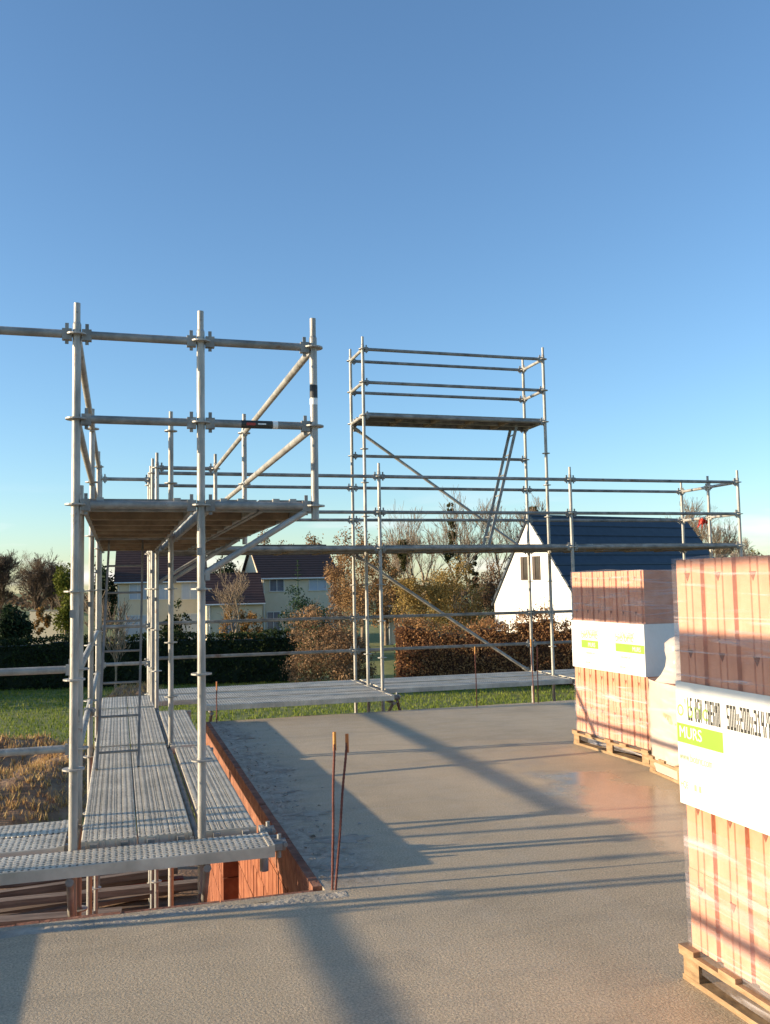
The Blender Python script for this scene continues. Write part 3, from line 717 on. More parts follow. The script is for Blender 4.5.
# worked earth round the building
m=MB(); nx,ny=60,50
def soil_h(x,y): return .06+.07*noise.noise(Vector((x*.8,y*.8,3)))+.03*noise.noise(Vector((x*3,y*3,3)))
vs=[]; x0,x1,y0,y1=-9,14,4.5,17.5
for j in range(ny+1):
    for i in range(nx+1):
        x=x0+(x1-x0)*i/nx; y=y0+(y1-y0)*j/ny+ (.8*noise.noise(Vector((x*.4,9,0))) if j==ny else 0)
        edge=min(i,nx-i,j,ny-j); vs.append((x,y,soil_h(x,y) if edge>0 else -.25))
m.add(vs,[(j*(nx+1)+i,j*(nx+1)+i+1,(j+1)*(nx+1)+i+1,(j+1)*(nx+1)+i) for j in range(ny) for i in range(nx)],0,True)
M['soil']=mat('brown_earth',[(.14,.08,.045),(.26,.155,.09),(.36,.23,.14)],scale=3,rough=.95,bump=.9,bscale=18)
o=m.build('soil',[M['soil']]); tag(o,kind='structure')
# earth mound with dry weeds
def mound(name,cx,cy,a,b,h,label,cat='earth mound'):
    m=MB(); n_=46; vs=[]
    for j in range(n_+1):
        for i in range(n_+1):
            x=-1+2*i/n_; y=-1+2*j/n_; r2=x*x+y*y
            f=max(0,1-r2)**.8
            z=h*f*(1+.45*noise.noise(Vector((x*2.2+cx,y*2.2,1)))+.2*noise.noise(Vector((x*7,y*7,1))))-.12
            vs.append((x*a,y*b,z))
    m.add(vs,[(j*(n_+1)+i,j*(n_+1)+i+1,(j+1)*(n_+1)+i+1,(j+1)*(n_+1)+i) for j in range(n_) for i in range(n_)],0,True)
    root=empty(name,(cx,cy,0),label,cat); m.build('earth',[M['soil']],root); return root,vs
M['weed']=leafmat('dry_weeds',[(.22,.11,.045),(.46,.27,.11),(.58,.40,.18),(.26,.22,.07)],scale=1.5)
def blades(m,x,y,z,n_,hh,spr,rnd):
    for _ in range(n_):
        a=rnd.uniform(0,6.28); b=rnd.uniform(0,spr); bx=x+b*math.cos(a)*.5; by=y+b*math.sin(a)*.5; h=hh*rnd.uniform(.5,1.2)
        tx=bx+rnd.gauss(0,.35)*h; ty=by+rnd.gauss(0,.35)*h; w_=.012+.012*rnd.random(); c=rnd.uniform(0,3.14); dx,dy=w_*math.cos(c),w_*math.sin(c)
        m.add([(bx-dx,by-dy,z-.02),(bx+dx,by+dy,z-.02),(tx,ty,z+h)],[(0,1,2)])
rnd=random.Random(11)
pm=at(22,20.5); root,vs=mound('earth_mound',pm.x,pm.y,3.2,3.4,.95,'brown earth mound covered in dry weeds beside the lawn at the left')
m=MB()
for i in range(5200):
    x,y,z=rnd.choice(vs)
    if z<.05: continue
    blades(m,x+rnd.uniform(-.1,.1),y+rnd.uniform(-.1,.1),z-.03,3,.15,.10,rnd)
o=m.raw('dry_weeds',[M['weed']],root); o['kind']='stuff'
pm=at(138,36); root,vs=mound('earth_mound',pm.x,pm.y,1.4,1.2,.75,'small heap of orange-brown earth by the bare sapling near the dark hedge')
m=MB()
for i in range(500):
    x,y,z=rnd.choice(vs)
    if z>.05: blades(m,x,y,z-.03,3,.2,.1,rnd)
o=m.raw('dry_weeds',[M['weed']],root); o['kind']='stuff'
# grass tufts over the nearer lawn
M['blade']=leafmat('grass_blades',[(.10,.15,.018),(.19,.25,.035),(.30,.30,.07)],scale=.5,trans=.3)
m=MB()
for i in range(26000):
    a=rnd.random(); D=17+26*a**.8; p=at(rnd.uniform(-60,640),D)
    if -9<p.x<14 and p.y<17.2: continue
    blades(m,p.x,p.y,gz(p.x,p.y)-.05,2,.12,.12,rnd)
o=m.raw('grass',[M['blade']]); tag(o,kind='stuff')

# boards piled below the near edge
rb=random.Random(5)
spots=[]
for i in range(16):
    lay=i//6; spots.append((rb.uniform(-1.5,-.1),12.0+ (i%6)*.62+rb.uniform(-.15,.15),.12+.14*lay,rb.uniform(-.12,.12),rb.uniform(2.6,4.2)))
names_=['grey','brown','weathered','dark','pale','split']; 
gb='boards thrown in a pile on the earth below the slab'
for i,(x,y,z,a,L) in enumerate(spots):
    m=MB(); w_=rb.uniform(.10,.22); h=rb.uniform(.04,.09); m.box((-L/2,-w_/2,0),(L/2,w_/2,h))
    o=m.build('timber_board',[M['redwood' if i%7==3 else 'oldwood']]); o.location=(x,y,z+.05); o.rotation_euler=(rb.uniform(-.05,.05),rb.uniform(-.03,.03),a)
    tag(o,'old timber board in the jumbled pile under the near scaffold deck' if i%7!=3 else 'red painted board in the jumbled pile under the near scaffold deck','board',gb)

# ------------------------------------------------------------------ vegetation
BARK=mat('grey_brown_bark',[(.14,.10,.07),(.24,.18,.125),(.33,.26,.19)],scale=4,rough=.9,bump=.4)
DBARK=mat('dark_bark',[(.05,.035,.025),(.10,.07,.05)],scale=4,rough=.9)
LM={
 'darkhedge':leafmat('dark_hedge_leaves',[(.010,.016,.006),(.022,.035,.010),(.05,.075,.018)]),
 'conifer':leafmat('conifer_needles',[(.008,.016,.008),(.018,.035,.015),(.035,.06,.022)]),
 'fir':leafmat('fir_needles',[(.02,.04,.02),(.04,.08,.035),(.08,.13,.06)]),
 'beech':leafmat('brown_beech_leaves',[(.13,.072,.038),(.27,.16,.085),(.41,.27,.15)]),
 'beechred':leafmat('russet_beech_leaves',[(.14,.065,.03),(.33,.165,.07),(.48,.28,.12)]),
 'beechgold':leafmat('tan_leaves',[(.12,.065,.03),(.25,.14,.06),(.38,.24,.10)]),
 'gold':leafmat('golden_twigs',[(.14,.09,.03),(.28,.19,.06),(.40,.29,.10)]),
 'yellowgreen':leafmat('yellow_green_leaves',[(.04,.05,.008),(.10,.12,.015),(.18,.18,.025)]),
 'ivy':leafmat('ivy_leaves',[(.02,.03,.008),(.05,.055,.015),(.10,.09,.03)]),
 'brownwood':leafmat('bare_twigs_brown',[(.08,.052,.033),(.16,.105,.065),(.25,.17,.10)]),
 'ochre':leafmat('ochre_leaves',[(.13,.07,.02),(.26,.15,.05),(.36,.22,.08)]),
}
def leaves(m,P,rad,size,n,rnd,flat=1.0):
    """n leaf quads scattered round the centres P=[(x,y,z,rx,ry,rz)] - denser towards each clump's skin"""
    tot=sum(p[3]*p[4] for p in P); 
    for p in P:
        k=max(3,int(n*p[3]*p[4]/tot))
        for _ in range(k):
            d=Vector((rnd.gauss(0,1),rnd.gauss(0,1),rnd.gauss(0,1))).normalized()*(rnd.random()**.45)
            c=Vector((p[0]+d.x*p[3],p[1]+d.y*p[4],p[2]+d.z*p[5]))
            if c.z<.02: c.z=.02+rnd.random()*.1
            s=size*rnd.uniform(.5,1.4); a=Vector((rnd.gauss(0,1),rnd.gauss(0,1),rnd.gauss(0,1)*flat)).normalized(); b=a.cross(Vector((rnd.gauss(0,1),rnd.gauss(0,1),rnd.gauss(0,1)))).normalized()
            m.add([c-a*s,c+b*s*.6,c+a*s,c-b*s*.6],[(0,1,2,3)])
def clumps(cx,cy,z0,z1,rx,ry,n,rnd,shape='round',cr=.34):
    out=[]
    for _ in range(n):
        while True:
            x,y,z=rnd.uniform(-1,1),rnd.uniform(-1,1),rnd.uniform(-1,1)
            if shape=='round' and x*x+y*y+z*z>1: continue
            if shape=='bush' and (x*x+y*y+max(z,0)**2*1.0>1): continue
            if shape=='box': pass
            if shape=='cone' and math.hypot(x,y)>(1-z)/2: continue
            break
        f=cr*rnd.uniform(.6,1.25); h=(z1-z0)/2
        out.append((cx+x*rx*(1-f*.6),cy+y*ry*(1-f*.6),(z0+z1)/2+z*h*(1-f*.5),rx*f,ry*f,h*f*.8))
    return out
def branch(m,p,d,L,r,depth,rnd,spread=.55,up=.15,mi=0,n=5,kids=(2,4),minr=.006):
    segs=3; q=Vector(p); dd=Vector(d).normalized()
    for i in range(segs):
        d2=(dd+Vector((rnd.gauss(0,.10),rnd.gauss(0,.10),rnd.gauss(0,.06)+up*.25))).normalized()
        q2=q+d2*L/segs; ra=max(minr,r*(1-.35*i/segs)); rb_=max(minr,r*(1-.35*(i+1)/segs))
        m.tube(q,q2,ra,rb_,n=n if r>.03 else 3,caps=False,smooth=True,mi=mi)
        if depth>0 and (i>0 or depth>2):
            for _ in range(rnd.randint(*kids) if i==segs-1 else rnd.randint(1,2)):
                a=rnd.uniform(0,6.283); e=d2.orthogonal().normalized(); e=(Matrix.Rotation(a,3,d2)@e)
                nd=(d2+e*rnd.uniform(spread*.6,spread*1.5)+Vector((0,0,up))).normalized()
                branch(m,q2,nd,L*rnd.uniform(.55,.82),max(minr,rb_*rnd.uniform(.45,.68)),depth-1,rnd,spread,up,mi,n,kids,minr)
        q=q2; dd=d2
def bare_tree(name,px,D,topy,label,trunk_r=.14,depth=4,spread=.5,up=.2,group=None,bark=BARK,seed=0,minr=None,ivy=None,kids=(2,3),Lf=.30,twigs=None):
    rnd=random.Random(seed+int(px)); p=at(px,D); h=zat(px,topy,D)
    root=empty(name,(p.x,p.y,0),label,'tree',group); m=MB()
    minr=minr or D*.00016
    m.tube((0,0,-.1),(0,0,h*.12),trunk_r*1.25,trunk_r,n=7,caps=False)
    branch(m,(0,0,h*.11),(rnd.gauss(0,.05),rnd.gauss(0,.05),1),h*Lf,trunk_r,depth,rnd,spread,up,0,6,kids,minr)
    # rescale so the crown reaches the height seen
    mz=max(v[2] for v in m.v); f=h/mz; m.v=[(x*min(f,1.2),y*min(f,1.2),z*f) for x,y,z in m.v]
    m.raw('trunk',[bark],root)
    if twigs:
        mt,nn,cz0,cz1,rx=twigs
        m2=MB(); cl=clumps(0,0,h*cz0,h*cz1,rx,rx,26,rnd,'round',.3)
        for c in cl:
            for _ in range(nn//26):
                q=Vector((c[0]+rnd.gauss(0,.5)*c[3],c[1]+rnd.gauss(0,.5)*c[4],c[2]+rnd.gauss(0,.5)*c[5])); dv=Vector((rnd.gauss(0,.6),rnd.gauss(0,.6),rnd.uniform(.2,1))).normalized()*rnd.uniform(.25,.7)
                w_=Vector((rnd.gauss(0,1),rnd.gauss(0,1),0)).normalized()*minr*.8
                m2.add([q-w_,q+w_,q+dv],[(0,1,2)])
        m2.raw('crown',[LM[mt]],root)
    if ivy:
        m3=MB(); P=[]
        for z0,z1,rr in ivy:
            for i in range(14): P.append((rnd.gauss(0,rr*.45),rnd.gauss(0,rr*.45),h*rnd.uniform(z0,z1),rr*.5,rr*.5,rr*.6))
        leaves(m3,P,1,.10,1800,rnd); m3.raw('ivy',[LM['ivy']],root)
    return root
def leafy(name,px,D,topy,halfw_px,mt,label,cat='tree',z0=.3,n=5000,size=.10,shape='round',ncl=40,group=None,seed=0,trunk=True,cr=.34,depthf=1.0,boty=None,toph=None):
    rnd=random.Random(seed*31+int(px)); p=at(px,D); h=toph or zat(px,topy,D); rx=halfw_px/FPX*D
    root=empty(name,(p.x,p.y,0),label,cat,group)
    zb=z0 if boty is None else max(.1,zat(px,boty,D))
    if trunk:
        m=MB(); m.tube((0,0,-.1),(0,0,zb+ (h-zb)*.3),.05+h*.018,.03+h*.01,n=7,caps=False)
        branch(m,(0,0,max(zb*.6,.2)),(0,0,1),(h-zb)*.3,.03+h*.01,3,rnd,.5,.2,0,5,(2,3),.008)
        mz=max(v[2] for v in m.v)
        if mz>h: m.v=[(x,y,z*h/mz) for x,y,z in m.v]
        mr_=max(math.hypot(v[0],v[1]) for v in m.v)
        if mr_>rx*1.05: m.v=[(x*rx/mr_,y*rx/mr_,z) for x,y,z in m.v]
        m.raw('trunk',[BARK],root)
    m=MB(); cl=clumps(0,0,zb,h,rx,rx*depthf,ncl,rnd,shape,cr); leaves(m,cl,1,size,n,rnd)
    # a few stray sprigs break the outline
    for _ in range(int(n*.04)):
        c=rnd.choice(cl); leaves(m,[(c[0],c[1],c[2],c[3]*1.5,c[4]*1.5,c[5]*1.7)],1,size*.8,3,rnd)
    m.raw('crown' if trunk else 'foliage',[LM[mt]],root); return root
def hedge(name,pts,h,wd,mt,label,size=.07,dens=260,wild=.1,core=(.012,.018,.008),cat='hedge',sprigs=0):
    """pts: plan positions; a continuous clipped hedge along them"""
    rnd=random.Random(int(pts[0].x*10)); o0=pts[0]; root=empty(name,(o0.x,o0.y,0),label,cat)
    m=MB(); mc=MB(); P=[]
    for a,b in zip(pts,pts[1:]):
        a=Vector((a.x-o0.x,a.y-o0.y,0)); b=Vector((b.x-o0.x,b.y-o0.y,0)); d=b-a; L=d.length; dn=d.normalized(); nn=Vector((-dn.y,dn.x,0))
        st=int(L/.5)
        for i in range(st):
            c=a+dn*(L*(i+.5)/st); hh=h*(1+wild*noise.noise(Vector((c.x*.45,c.y*.45,2)))+wild*.6*noise.noise(Vector((c.x*1.7,c.y*1.7,5))))
            MM=Matrix((dn,nn,Vector((0,0,1)))).transposed().to_4x4(); MM.translation=c
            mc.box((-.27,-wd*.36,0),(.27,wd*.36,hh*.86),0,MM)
            k=int(dens*.5*(hh+wd*.6))
            for _ in range(k):
                r_=rnd.random()
                if r_<.62: q=Vector((rnd.uniform(-.3,.3),-wd/2+abs(rnd.gauss(0,.12)),rnd.random()*hh))
                elif r_<.75: q=Vector((rnd.uniform(-.3,.3),wd/2-abs(rnd.gauss(0,.12)),rnd.random()*hh))
                else: q=Vector((rnd.uniform(-.3,.3),rnd.uniform(-wd/2,wd/2),hh-abs(rnd.gauss(0,.12+wild*.5))+(wild*.5)*abs(rnd.gauss(0,.4))))
                q.y+= .14*noise.noise(Vector((c.x*1.5+q.x,c.y*1.5,q.z*1.5)))
                q=MM@q; s=size*rnd.uniform(.5,1.4); e=Vector((rnd.gauss(0,1),rnd.gauss(0,1),rnd.gauss(0,1))).normalized(); g_=e.cross(Vector((rnd.gauss(0,1),rnd.gauss(0,1),1))).normalized()
                m.add([q-e*s,q+g_*s*.6,q+e*s,q-g_*s*.6],[(0,1,2,3)])
            for _ in range(int(sprigs)):
                q=MM@Vector((rnd.uniform(-.25,.25),rnd.uniform(-wd*.4,wd*.4),hh*.95)); L2=rnd.uniform(.2,.9)*.8; t_=q+Vector((rnd.gauss(0,.15),rnd.gauss(0,.15),L2))
                m.add([q-dn*.008,q+dn*.008,t_],[(0,1,2)])
                for z_ in range(5):
                    c2=q.lerp(t_,rnd.uniform(.1,1)); s=size*.8; e=Vector((rnd.gauss(0,1),rnd.gauss(0,1),rnd.gauss(0,1))).normalized()*s; g_=e.orthogonal()*.6
                    m.add([c2-e,c2+g_,c2+e,c2-g_],[(0,1,2,3)])
    mc.build('shade_core',[mat('hedge_core_'+mt,[core,tuple(x*1.6 for x in core)],scale=3,rough=1)],root)  # dark boxes added inside the leaves to block light
    m.raw('foliage',[LM[mt]],root); return root
FL=lambda px,D: at(px,D)
hedge('hedge',[FL(-110,41),FL(100,42),FL(296,43)],2.25,1.3,'darkhedge','long dark green clipped hedge across the lawn from the left edge to the brown bush',sprigs=1)
hedge('hedge',[FL(398,41),FL(480,40),FL(640,39)],2.75,1.7,'beechred','russet beech hedge with ragged top in front of the white gabled house',size=.05,dens=520,wild=.36,core=(.05,.02,.01),sprigs=9)
leafy('beech_bush',322,37.5,597,46,'beech','big rounded brown-leaved bush beside the end of the dark hedge','bush',n=15000,size=.045,shape='bush',ncl=70,trunk=False,z0=.1,cr=.30)
leafy('beech_bush',352,39,632,24,'beech','smaller brown bush just right of the big rounded one, behind the scaffold posts','bush',n=7500,size=.045,shape='bush',ncl=36,trunk=False,z0=.1)
leafy('tree',362,60,517,36,'beechgold','tall rust-brown leafy tree between the dark-roofed house and the golden thicket',n=7500,size=.07,ncl=80,z0=1.0,cr=.20)
leafy('tree',340,66,545,22,'beech','lower rust-brown tree beside the right end of the dark-roofed house',n=4200,size=.08,ncl=40,z0=1.0,cr=.25)
leafy('tree',385,66,560,26,'beechgold','brown leafy tree just left of the golden thicket',n=4500,size=.08,ncl=40,z0=1.0,cr=.25)
gt='thicket of golden twiggy trees left of the white gable'
leafy('willow',418,51,566,30,'gold','left golden twiggy tree of the thicket by the white gable',n=8000,size=.06,ncl=50,z0=.6,group=gt,cr=.28)
leafy('willow',455,53,556,34,'gold','tallest golden twiggy tree in the middle of the thicket by the white gable',n=9500,size=.06,ncl=60,z0=.6,group=gt,seed=2,cr=.28)
leafy('willow',492,55,560,24,'brownwood','darker brown twiggy tree touching the left corner of the white gable',n=6500,size=.06,ncl=45,z0=.6,group=gt,seed=3,cr=.28)
gp='bare trees behind the golden thicket'
for i,(px,D,ty,iv,lb) in enumerate(((404,84,498,[(.42,.66,.75)],'bare poplar with a fat dark ivy clump, left in the row behind the thicket'),
    (424,92,506,None,'slim bare poplar between the two ivy-hung ones'),
    (452,84,484,[(.40,.75,.70),(.80,.86,.28)],'tallest bare poplar with ivy up its trunk and a nest near its top'),
    (474,90,498,[(.3,.55,.45)],'bare poplar with thin ivy, right of the tallest one'),
    (497,88,504,None,'bare forked tree in the row left of the white gable apex'),
    (386,88,522,None,'small bare tree at the left end of the row behind the thicket'),
    (516,86,512,None,'slender bare tree closest to the white gable apex'))):
    bare_tree('bare_tree',px,D,ty,lb,trunk_r=.15,depth=4,spread=.52,up=.24,group=gp,seed=i*5,ivy=iv,Lf=.29,kids=(2,3))
bare_tree('bare_tree',536,82,492,'bare tree with a mistletoe ball rising behind the apex of the white gable',trunk_r=.15,depth=5,spread=.42,up=.3,seed=71,ivy=[(.80,.88,.35)],Lf=.26)
bare_tree('bare_tree',706,78,494,'bare spreading tree behind the right end of the blue roof',trunk_r=.2,depth=5,spread=.55,up=.25,seed=31,Lf=.28,twigs=('brownwood',900,.5,.95,2.6))
bare_tree('bare_tree',752,92,536,'bare tree at the far right edge above the nearest pallet',trunk_r=.16,depth=5,spread=.6,up=.2,seed=12,Lf=.28)
for i,(px,D,ty,hw,mt,lb) in enumerate(((722,95,549,22,'brownwood','brown scrubby tree right of the blue roof'),(752,98,546,26,'yellowgreen','olive scrubby tree above the nearest pallet'),(790,96,550,24,'brownwood','brown scrubby tree at the right edge of the picture'))):
    leafy('tree',px,D,ty,hw,mt,lb,n=2600,size=.13,ncl=30,z0=.5,seed=i,group='scrub trees at the far right')
gh='bare brown trees behind the dark-roofed houses'
for i,(px,D,ty,hw,lb) in enumerate(((262,98,527,20,'rounded tan tree showing over the roof just right of the near scaffold'),(313,104,530,22,'wide tan tree showing over the dark roof farther right'),(286,108,541,16,'low tan tree between the two rounded ones above the dark roof'))):
    leafy('tree',px,D,ty,hw,'beechgold',lb,n=2600,size=.12,ncl=34,z0=2,seed=i+4,group=gh,cr=.26)
leafy('tree',228,80,552,22,'conifer','dark green tree between the two houses, seen under the raised deck',n=3600,size=.13,ncl=36,z0=.5)
leafy('conifer',104,70,556,13,'conifer','dark green conifer against the left end of the first house',n=2600,size=.13,ncl=26,z0=.3)
leafy('tree',66,66,560,17,'yellowgreen','yellow-green weeping tree lit by the sun, just left of the near scaffold posts',n=4200,size=.10,ncl=36,z0=.5)
leafy('conifer',14,58,604,20,'conifer','dark evergreen at the left edge of the picture behind the hedge',n=4200,size=.12,ncl=36,z0=.1,cat='tree')
leafy('conifer',-20,60,596,20,'conifer','dark evergreen mostly cut off by the left edge of the picture',n=2400,size=.12,ncl=26,z0=.1,cat='tree')
gw='bare winter trees at the far left'
for i,(px,D,ty,hw,lb) in enumerate(((3,100,548,24,'broad brown bare tree at the very left edge'),(34,96,546,22,'dark round-headed bare tree second from the left edge'),(52,104,560,14,'small bare tree just left of the yellow-green one'))):
    bare_tree('bare_tree',px,D,ty,lb,trunk_r=.25,depth=5,spread=.62,up=.12,seed=50+i,group=gw,Lf=.27,bark=DBARK,twigs=('brownwood',5200,.25,.95,hw/FPX*D))
for i,(px,D,hh_) in enumerate(((-190,34.5,5.0),(-225,36.5,5.6),(-260,38.5,5.4))):
    leafy('conifer',px,D,0,60,'conifer','dark evergreen standing beyond the left edge of the picture, shading the lawn',n=3500,size=.12,ncl=40,z0=.1,seed=i,group='evergreens beyond the left edge',toph=hh_)
leafy('shrub',44,62,603,9,'ochre','small orange-brown shrub in front of the pale wall at the left','shrub',n=900,size=.09,ncl=14,trunk=False,z0=.8)
leafy('fir_tree',298,54,576,50,'fir','blue-green fir tree with bare spire in front of the right-hand house','tree',n=9000,size=.07,shape='cone',ncl=60,z0=.2,cr=.24)
m=MB(); p=at(299,54); hh=zat(299,560,54)
root=[o for o in COL.objects if o.name.startswith('fir_tree')][0]
for i in range(5):
    z=hh-.28*i-.1; 
    for a in range(6):
        t=a*1.047+i; m.tube((0,0,z),(math.cos(t)*(.08+.09*i),math.sin(t)*(.08+.09*i),z+.10),.018,.008,n=4,caps=False)
m.tube((0,0,1),(0,0,hh),.05,.012,n=6); m.raw('spire',[LM['fir']],root)
leafy('fir_tree',318,56,590,24,'fir','small fir tree to the right of the spired one','tree',n=1600,size=.08,shape='cone',ncl=24,z0=.2)
leafy('bush',176,62,597,16,'darkhedge','dark round evergreen bush in front of the first house','bush',n=2600,size=.09,shape='bush',ncl=30,trunk=False,z0=.1)
go='ochre shrubs behind the dark hedge'
for i,(px,ty,hw,lb) in enumerate(((228,602,10,'left ochre shrub at the foot of the bare tree'),(242,604,9,'middle ochre shrub below the bare tree'),(256,601,10,'right ochre shrub nearest the fir tree'))):
    leafy('shrub',px,57,ty,hw,'ochre',lb,'shrub',n=1200,size=.07,shape='bush',ncl=18,trunk=False,z0=.1,group=go,seed=i)
bare_tree('bare_tree',233,54,556,'bare many-branched tree in front of the low dark roof between the houses',trunk_r=.12,depth=5,spread=.6,up=.22,seed=14,Lf=.34,bark=BARK,kids=(1,2),minr=.010)
bare_tree('sapling',116,36.5,588,'slender bare sapling between the near scaffold posts in front of the dark hedge',trunk_r=.045,depth=4,spread=.5,up=.35,seed=3,Lf=.3,minr=.009)
# distant woods closing the horizon
m=MB(); rw=random.Random(2)
for i in range(150):
    px=-300+i*9+rw.uniform(-4,4); p=at(px,170+rw.uniform(-15,25)); hh=rw.uniform(3.2,5.6)
    leaves(m,[(p.x,p.y,hh*.5,3.2,3.2,hh*.5)],1,.5,70,rw)
o=m.raw('distant_woods',[LM['brownwood']]); tag(o,kind='stuff')

# ------------------------------------------------------------------ houses
CREAM=mat('cream_render',[(.60,.52,.38),(.66,.58,.44)],scale=2,rough=.9,bump=.1)
WHITE=mat('white_render',[(.72,.70,.66),(.80,.78,.74)],scale=2,rough=.9,bump=.1)
def tiles(name,c0,c1,sc,axis):
    m,nt,b=newmat(name); r,n_,src=noise_ramp(nt,3,[c0,c1])
    wv=N(nt,'ShaderNodeTexWave'); wv.wave_type='BANDS'; wv.bands_direction=axis; wv.inputs['Scale'].default_value=sc; wv.inputs['Distortion'].default_value=.3
    nt.links.new(src,wv.inputs['Vector'])
    bp=N(nt,'ShaderNodeBump'); bp.inputs['Strength'].default_value=.8; bp.inputs['Distance'].default_value=.06; nt.links.new(wv.outputs['Fac'],bp.inputs['Height']); nt.links.new(bp.outputs[0],b.inputs['Normal'])
    nt.links.new(r.outputs[0],b.inputs['Base Color']); b.inputs['Roughness'].default_value=.6; return m
DROOF=tiles('dark_brown_tiles',(.045,.018,.010),(.07,.030,.018),1.6,'Z')
BROOF=tiles('blue_metal_roof',(.022,.034,.05),(.036,.053,.074),.5,'Z'); BROOF.node_tree.nodes['Principled BSDF'].inputs['Roughness'].default_value=.45
PANE=mat('window_glass',[(.10,.13,.17),(.16,.20,.25)],scale=2,rough=.12)
SHUT=mat('pale_blue_shutter',[(.36,.42,.50),(.42,.48,.56)],scale=2,rough=.6)
FRW=mat('white_frame',[(.6,.6,.58),(.66,.66,.64)],scale=2,rough=.5)
DARKP=mat('dark_glass',[(.03,.025,.022),(.05,.04,.035)],scale=2,rough=.15)
BRN=mat('brown_frame',[(.045,.028,.02),(.07,.045,.03)],scale=3,rough=.6)
def house(name,label,P0,P1,depth,eave,ridge,wallm,roofm,gable_front=False,asym=.5,over=.35,eave2=None,wins=(),chim=None,fr=FRW):
    """front wall from P0 to P1 (plan). Ridge parallel to the front unless gable_front."""
    P0=Vector((P0.x,P0.y,0));P1=Vector((P1.x,P1.y,0)); ex=(P1-P0); L=ex.length; ex.normalize(); ey=Vector((-ex.y,ex.x,0))
    t=empty(name,P0,label,'house',rz=math.atan2(ex.y,ex.x)); e2=eave2 if eave2 is not None else eave
    m=MB()
    if gable_front:
        rx=L*asym; prof=[(0,0),(L,0),(L,e2),(rx,ridge),(0,eave)]
        a=[(x,0,z) for x,z in prof]; b=[(x,depth,z) for x,z in prof]
    else:
        ry=depth*asym; prof=[(0,0),(depth,0),(depth,e2),(ry,ridge),(0,eave)]
        a=[(0,y,z) for y,z in prof]; b=[(L,y,z) for y,z in prof]
    n=5; m.add(a+b,[(0,1,2,3,4),(9,8,7,6,5)]+[(i,(i+1)%n,n+(i+1)%n,n+i) for i in range(n)])
    m.build('wall',[wallm],t)
    m=MB(); th=.16
    def slope(s0,z0,s1,z1):
        # from eave (s0,z0) to ridge (s1,z1)
        dx=s1-s0; dz=z1-z0; k=over/math.hypot(dx,dz); sa,za=s0-dx*k,z0-dz*k
        pts=[(sa,za+.03),(s1,z1+.03),(s1,z1+.03+th),(sa,za+.03+th)]
        o=.22
        if gable_front: o=.11
        if gable_front: A=[(s,-o,z) for s,z in pts];B=[(s,depth+o,z) for s,z in pts]
        else: A=[(-o,s,z) for s,z in pts];B=[(L+o,s,z) for s,z in pts]
        m.add(A+B,[(0,1,2,3),(7,6,5,4)]+[(i,(i+1)%4,4+(i+1)%4,4+i) for i in range(4)])
    W=L if gable_front else depth; r_=W*asym
    slope(0,eave,r_,ridge); slope(W,e2,r_,ridge)
    if roofm is BROOF:      # raised seams parallel to the ridge
        for (s0,z0) in ((0,eave),(W,e2)):
            Ls=math.hypot(r_-s0,ridge-z0); k_=int(Ls/.66)
            for i in range(k_+1):
                f_=i/k_; xs=s0+(r_-s0)*f_; z_=z0+(ridge-z0)*f_+.03+th
                m.tube((xs,-.215,z_+.0),(xs,depth+.215,z_+.0),.045,n=6,smooth=False)
    rf=m.build('roof',[roofm],t)
    # ridge capping and gutter
    m=MB()
    if gable_front: m.tube((r_,-.24,ridge+.17),(r_,depth+.24,ridge+.17),.07,n=8)
    else: m.tube((-.24,r_,ridge+.17),(L+.24,r_,ridge+.17),.07,n=8); 
    m.build('ridge_cap',[roofm],rf)
    if not gable_front:
        m=MB(); m.tube((-.2,-.38,eave-.1),(L+.2,-.38,eave-.1),.06,n=8); m.tube((.12,-.06,0),(.12,-.06,eave-.1),.045,n=8); m.build('gutter',[FRW],t)
    for (x,z,w_,h,kind) in wins:
        fm=MB(); f=.06
        fm.box((x-w_/2-f,-.05,z),(x-w_/2,.0-.002,z+h)); fm.box((x+w_/2,-.05,z),(x+w_/2+f,-.002,z+h)); fm.box((x-w_/2-f,-.05,z+h),(x+w_/2+f,-.002,z+h+f)); fm.box((x-w_/2-f-.05,-.10,z-f),(x+w_/2+f+.05,-.002,z-.001))
        fm.box((x-.025,-.04,z),(x+.025,-.022,z+h))
        fo=fm.build('window' if kind!='door' else 'garage_door',[fr],t)
        pm_=MB(); pm_.box((x-w_/2+.001,-.02,z),(x+w_/2-.001,-.003,z+h-.001)); pm_.build('pane' if kind=='glass' else 'shutter',[PANE if kind=='glass' else SHUT],fo)
    if chim:
        x,y,h=chim; m=MB(); m.box((x,y,ridge-1.2),(x+.5,y+.6,ridge+h)); m.box((x-.05,y-.05,ridge+h),(x+.55,y+.65,ridge+h+.08)); m.build('chimney',[wallm],rf)
    return t
# first cream house, behind the near scaffold
D1=70
A=at(117,D1);B=at(292,D1+3); zz=lambda px,py,D: zat(px,py,D)
e1=zz(160,581,D1); r1=zz(160,545,D1+4)
sc=D1/FPX
house('cream_house','long cream house with dark brown roof and shuttered windows, seen between the near scaffold posts',A,at(205,D1+1.6),7.5,e1,r1,CREAM,DROOF,
  wins=[(1.55,zz(135,599,D1),1.2,1.25,'shut'),(3.6,zz(162,599,D1),1.2,1.25,'shut'),(5.5,zz(187,599,D1),1.2,1.25,'shut'),(1.6,.1,1.9,2.2,'shut'),(5.5,.1,1.2,2.2,'shut')])
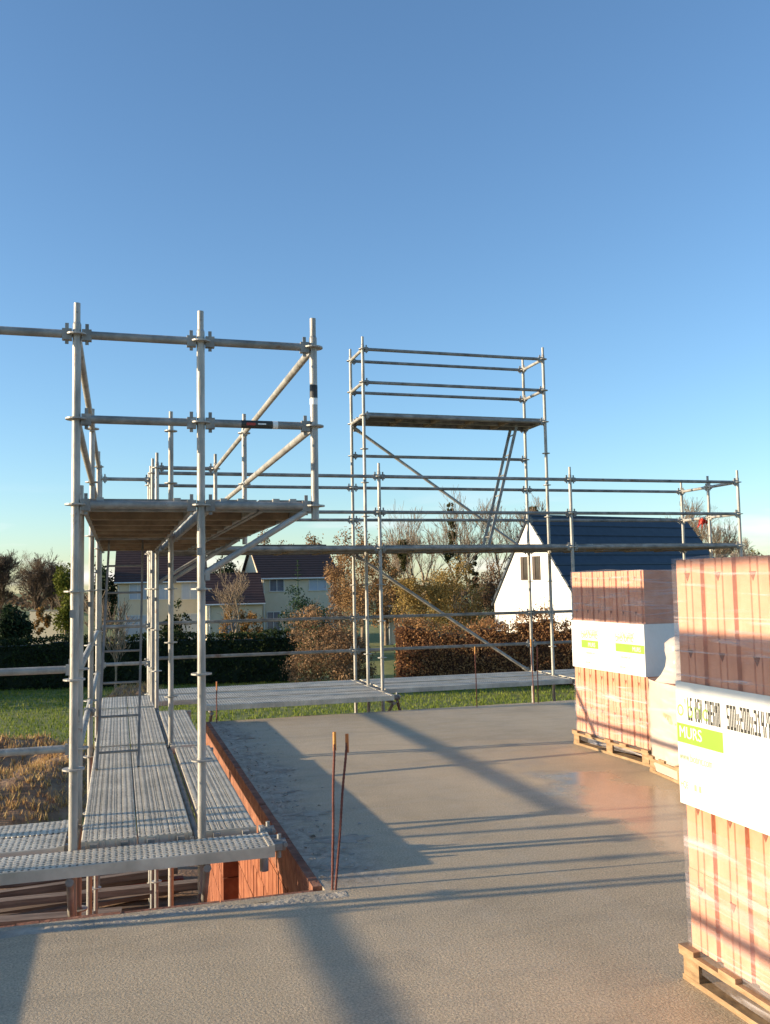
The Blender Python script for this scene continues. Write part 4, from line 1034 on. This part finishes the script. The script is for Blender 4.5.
# low annex and second house
house('garage_wing','low wing with a dark sloping roof between the two cream houses',at(208,67),at(262,68),6.0,zz(235,603,67),zz(225,576,70),CREAM,DROOF,wins=[(1.5,.9,.9,1.0,'glass')])
house('cream_house','cream house with steep dark roof and sunlit left gable, behind the fir tree',at(262,72),at(337,74.3),7.0,zz(300,577,72),zz(300,547,76),CREAM,DROOF,
  wins=[(1.2,zz(277,591,72),1.1,1.15,'glass'),(4.6,zz(320,590,72),1.4,1.15,'shut'),(.9,.2,1.0,2.1,'glass'),(4.4,.2,2.0,2.1,'shut')])
# white gabled house with blue roof
PR=at(571,45.5); PL=at(494,51)
hw=house('white_gabled_house','white gabled house with dark blue ribbed roof and two brown attic windows',PL,PR,11.9,zz(494,603,51)-.0,zz(533,519,48.5),WHITE,BROOF,gable_front=True,asym=.50,eave2=zz(571,590,45.5),over=.25,fr=BRN,
  wins=[])
Lw=(Vector((PR.x,PR.y))-Vector((PL.x,PL.y))).length
for px in (526.5,538):
    f=(px-494)/(571-494); x=Lw*f*1.03
    fm=MB(); z=zz(535,579,48.3); h=1.15; w_=.50
    fm.box((x-w_/2-.05,-.05,z),(x-w_/2,-.002,z+h)); fm.box((x+w_/2,-.05,z),(x+w_/2+.05,-.002,z+h)); fm.box((x-w_/2-.05,-.05,z+h),(x+w_/2+.05,-.002,z+h+.05)); fm.box((x-w_/2-.05,-.07,z-.05),(x+w_/2+.05,-.002,z-.001)); fm.box((x-w_/2,-.045,z+.001),(x-w_/2+.16,-.026,z+h-.001))
    fo=fm.build('window',[BRN],hw); pm_=MB(); pm_.box((x-w_/2+.001,-.02,z),(x+w_/2-.001,-.003,z+h-.001)); pm_.build('pane',[DARKP],fo)
# pale garden wall at far left, shed, green butt
m=MB(); a=at(30,72);b=at(66,72); d=Vector((b.x-a.x,b.y-a.y,0)); MM=Matrix.Rotation(math.atan2(d.y,d.x),4,'Z')
t=empty('garden_wall',(a.x,a.y,0),'pale grey garden wall behind the hedge at the far left','wall')
zt=zz(45,611,72); m.box((0,0,-.1),(d.length,.25,zt),0,MM); m.build('masonry',[CREAM],t); m=MB(); m.box((-.05,-.05,zt+.001),(d.length+.05,.3,zt+.08),0,MM); m.build('coping',[M['galv2']],t)
house('garden_shed','small cream garden shed beyond the lawn in the gap before the golden thicket',at(387,66),at(399,66),1.4,zz(392,604,66)-.05,zz(392,602,66)+.25,CREAM,DROOF,over=.1,wins=[])
t=empty('water_butt',at(398,44).xy.to_3d(),'green water butt on a stand at the left end of the russet hedge','water butt')
GR=mat('green_plastic',[(.06,.16,.04),(.09,.22,.06)],scale=3,rough=.45)
m=MB(); m.tube((0,0,.5),(0,0,1.0),.2,.25,n=16); m.tube((0,0,1.0),(0,0,1.45),.25,.22,n=16); m.build('barrel',[GR],t)
m=MB(); m.tube((0,0,1.452),(0,0,1.50),.24,n=16); m.build('lid',[GR],t)
m=MB(); m.box((-.25,-.25,.42),(.25,.25,.495)); 
for x in (-.22,.17):
    for y in (-.22,.17): m.box((x,y,-.05),(x+.05,y+.05,.419))
m.build('stand',[GR],t)
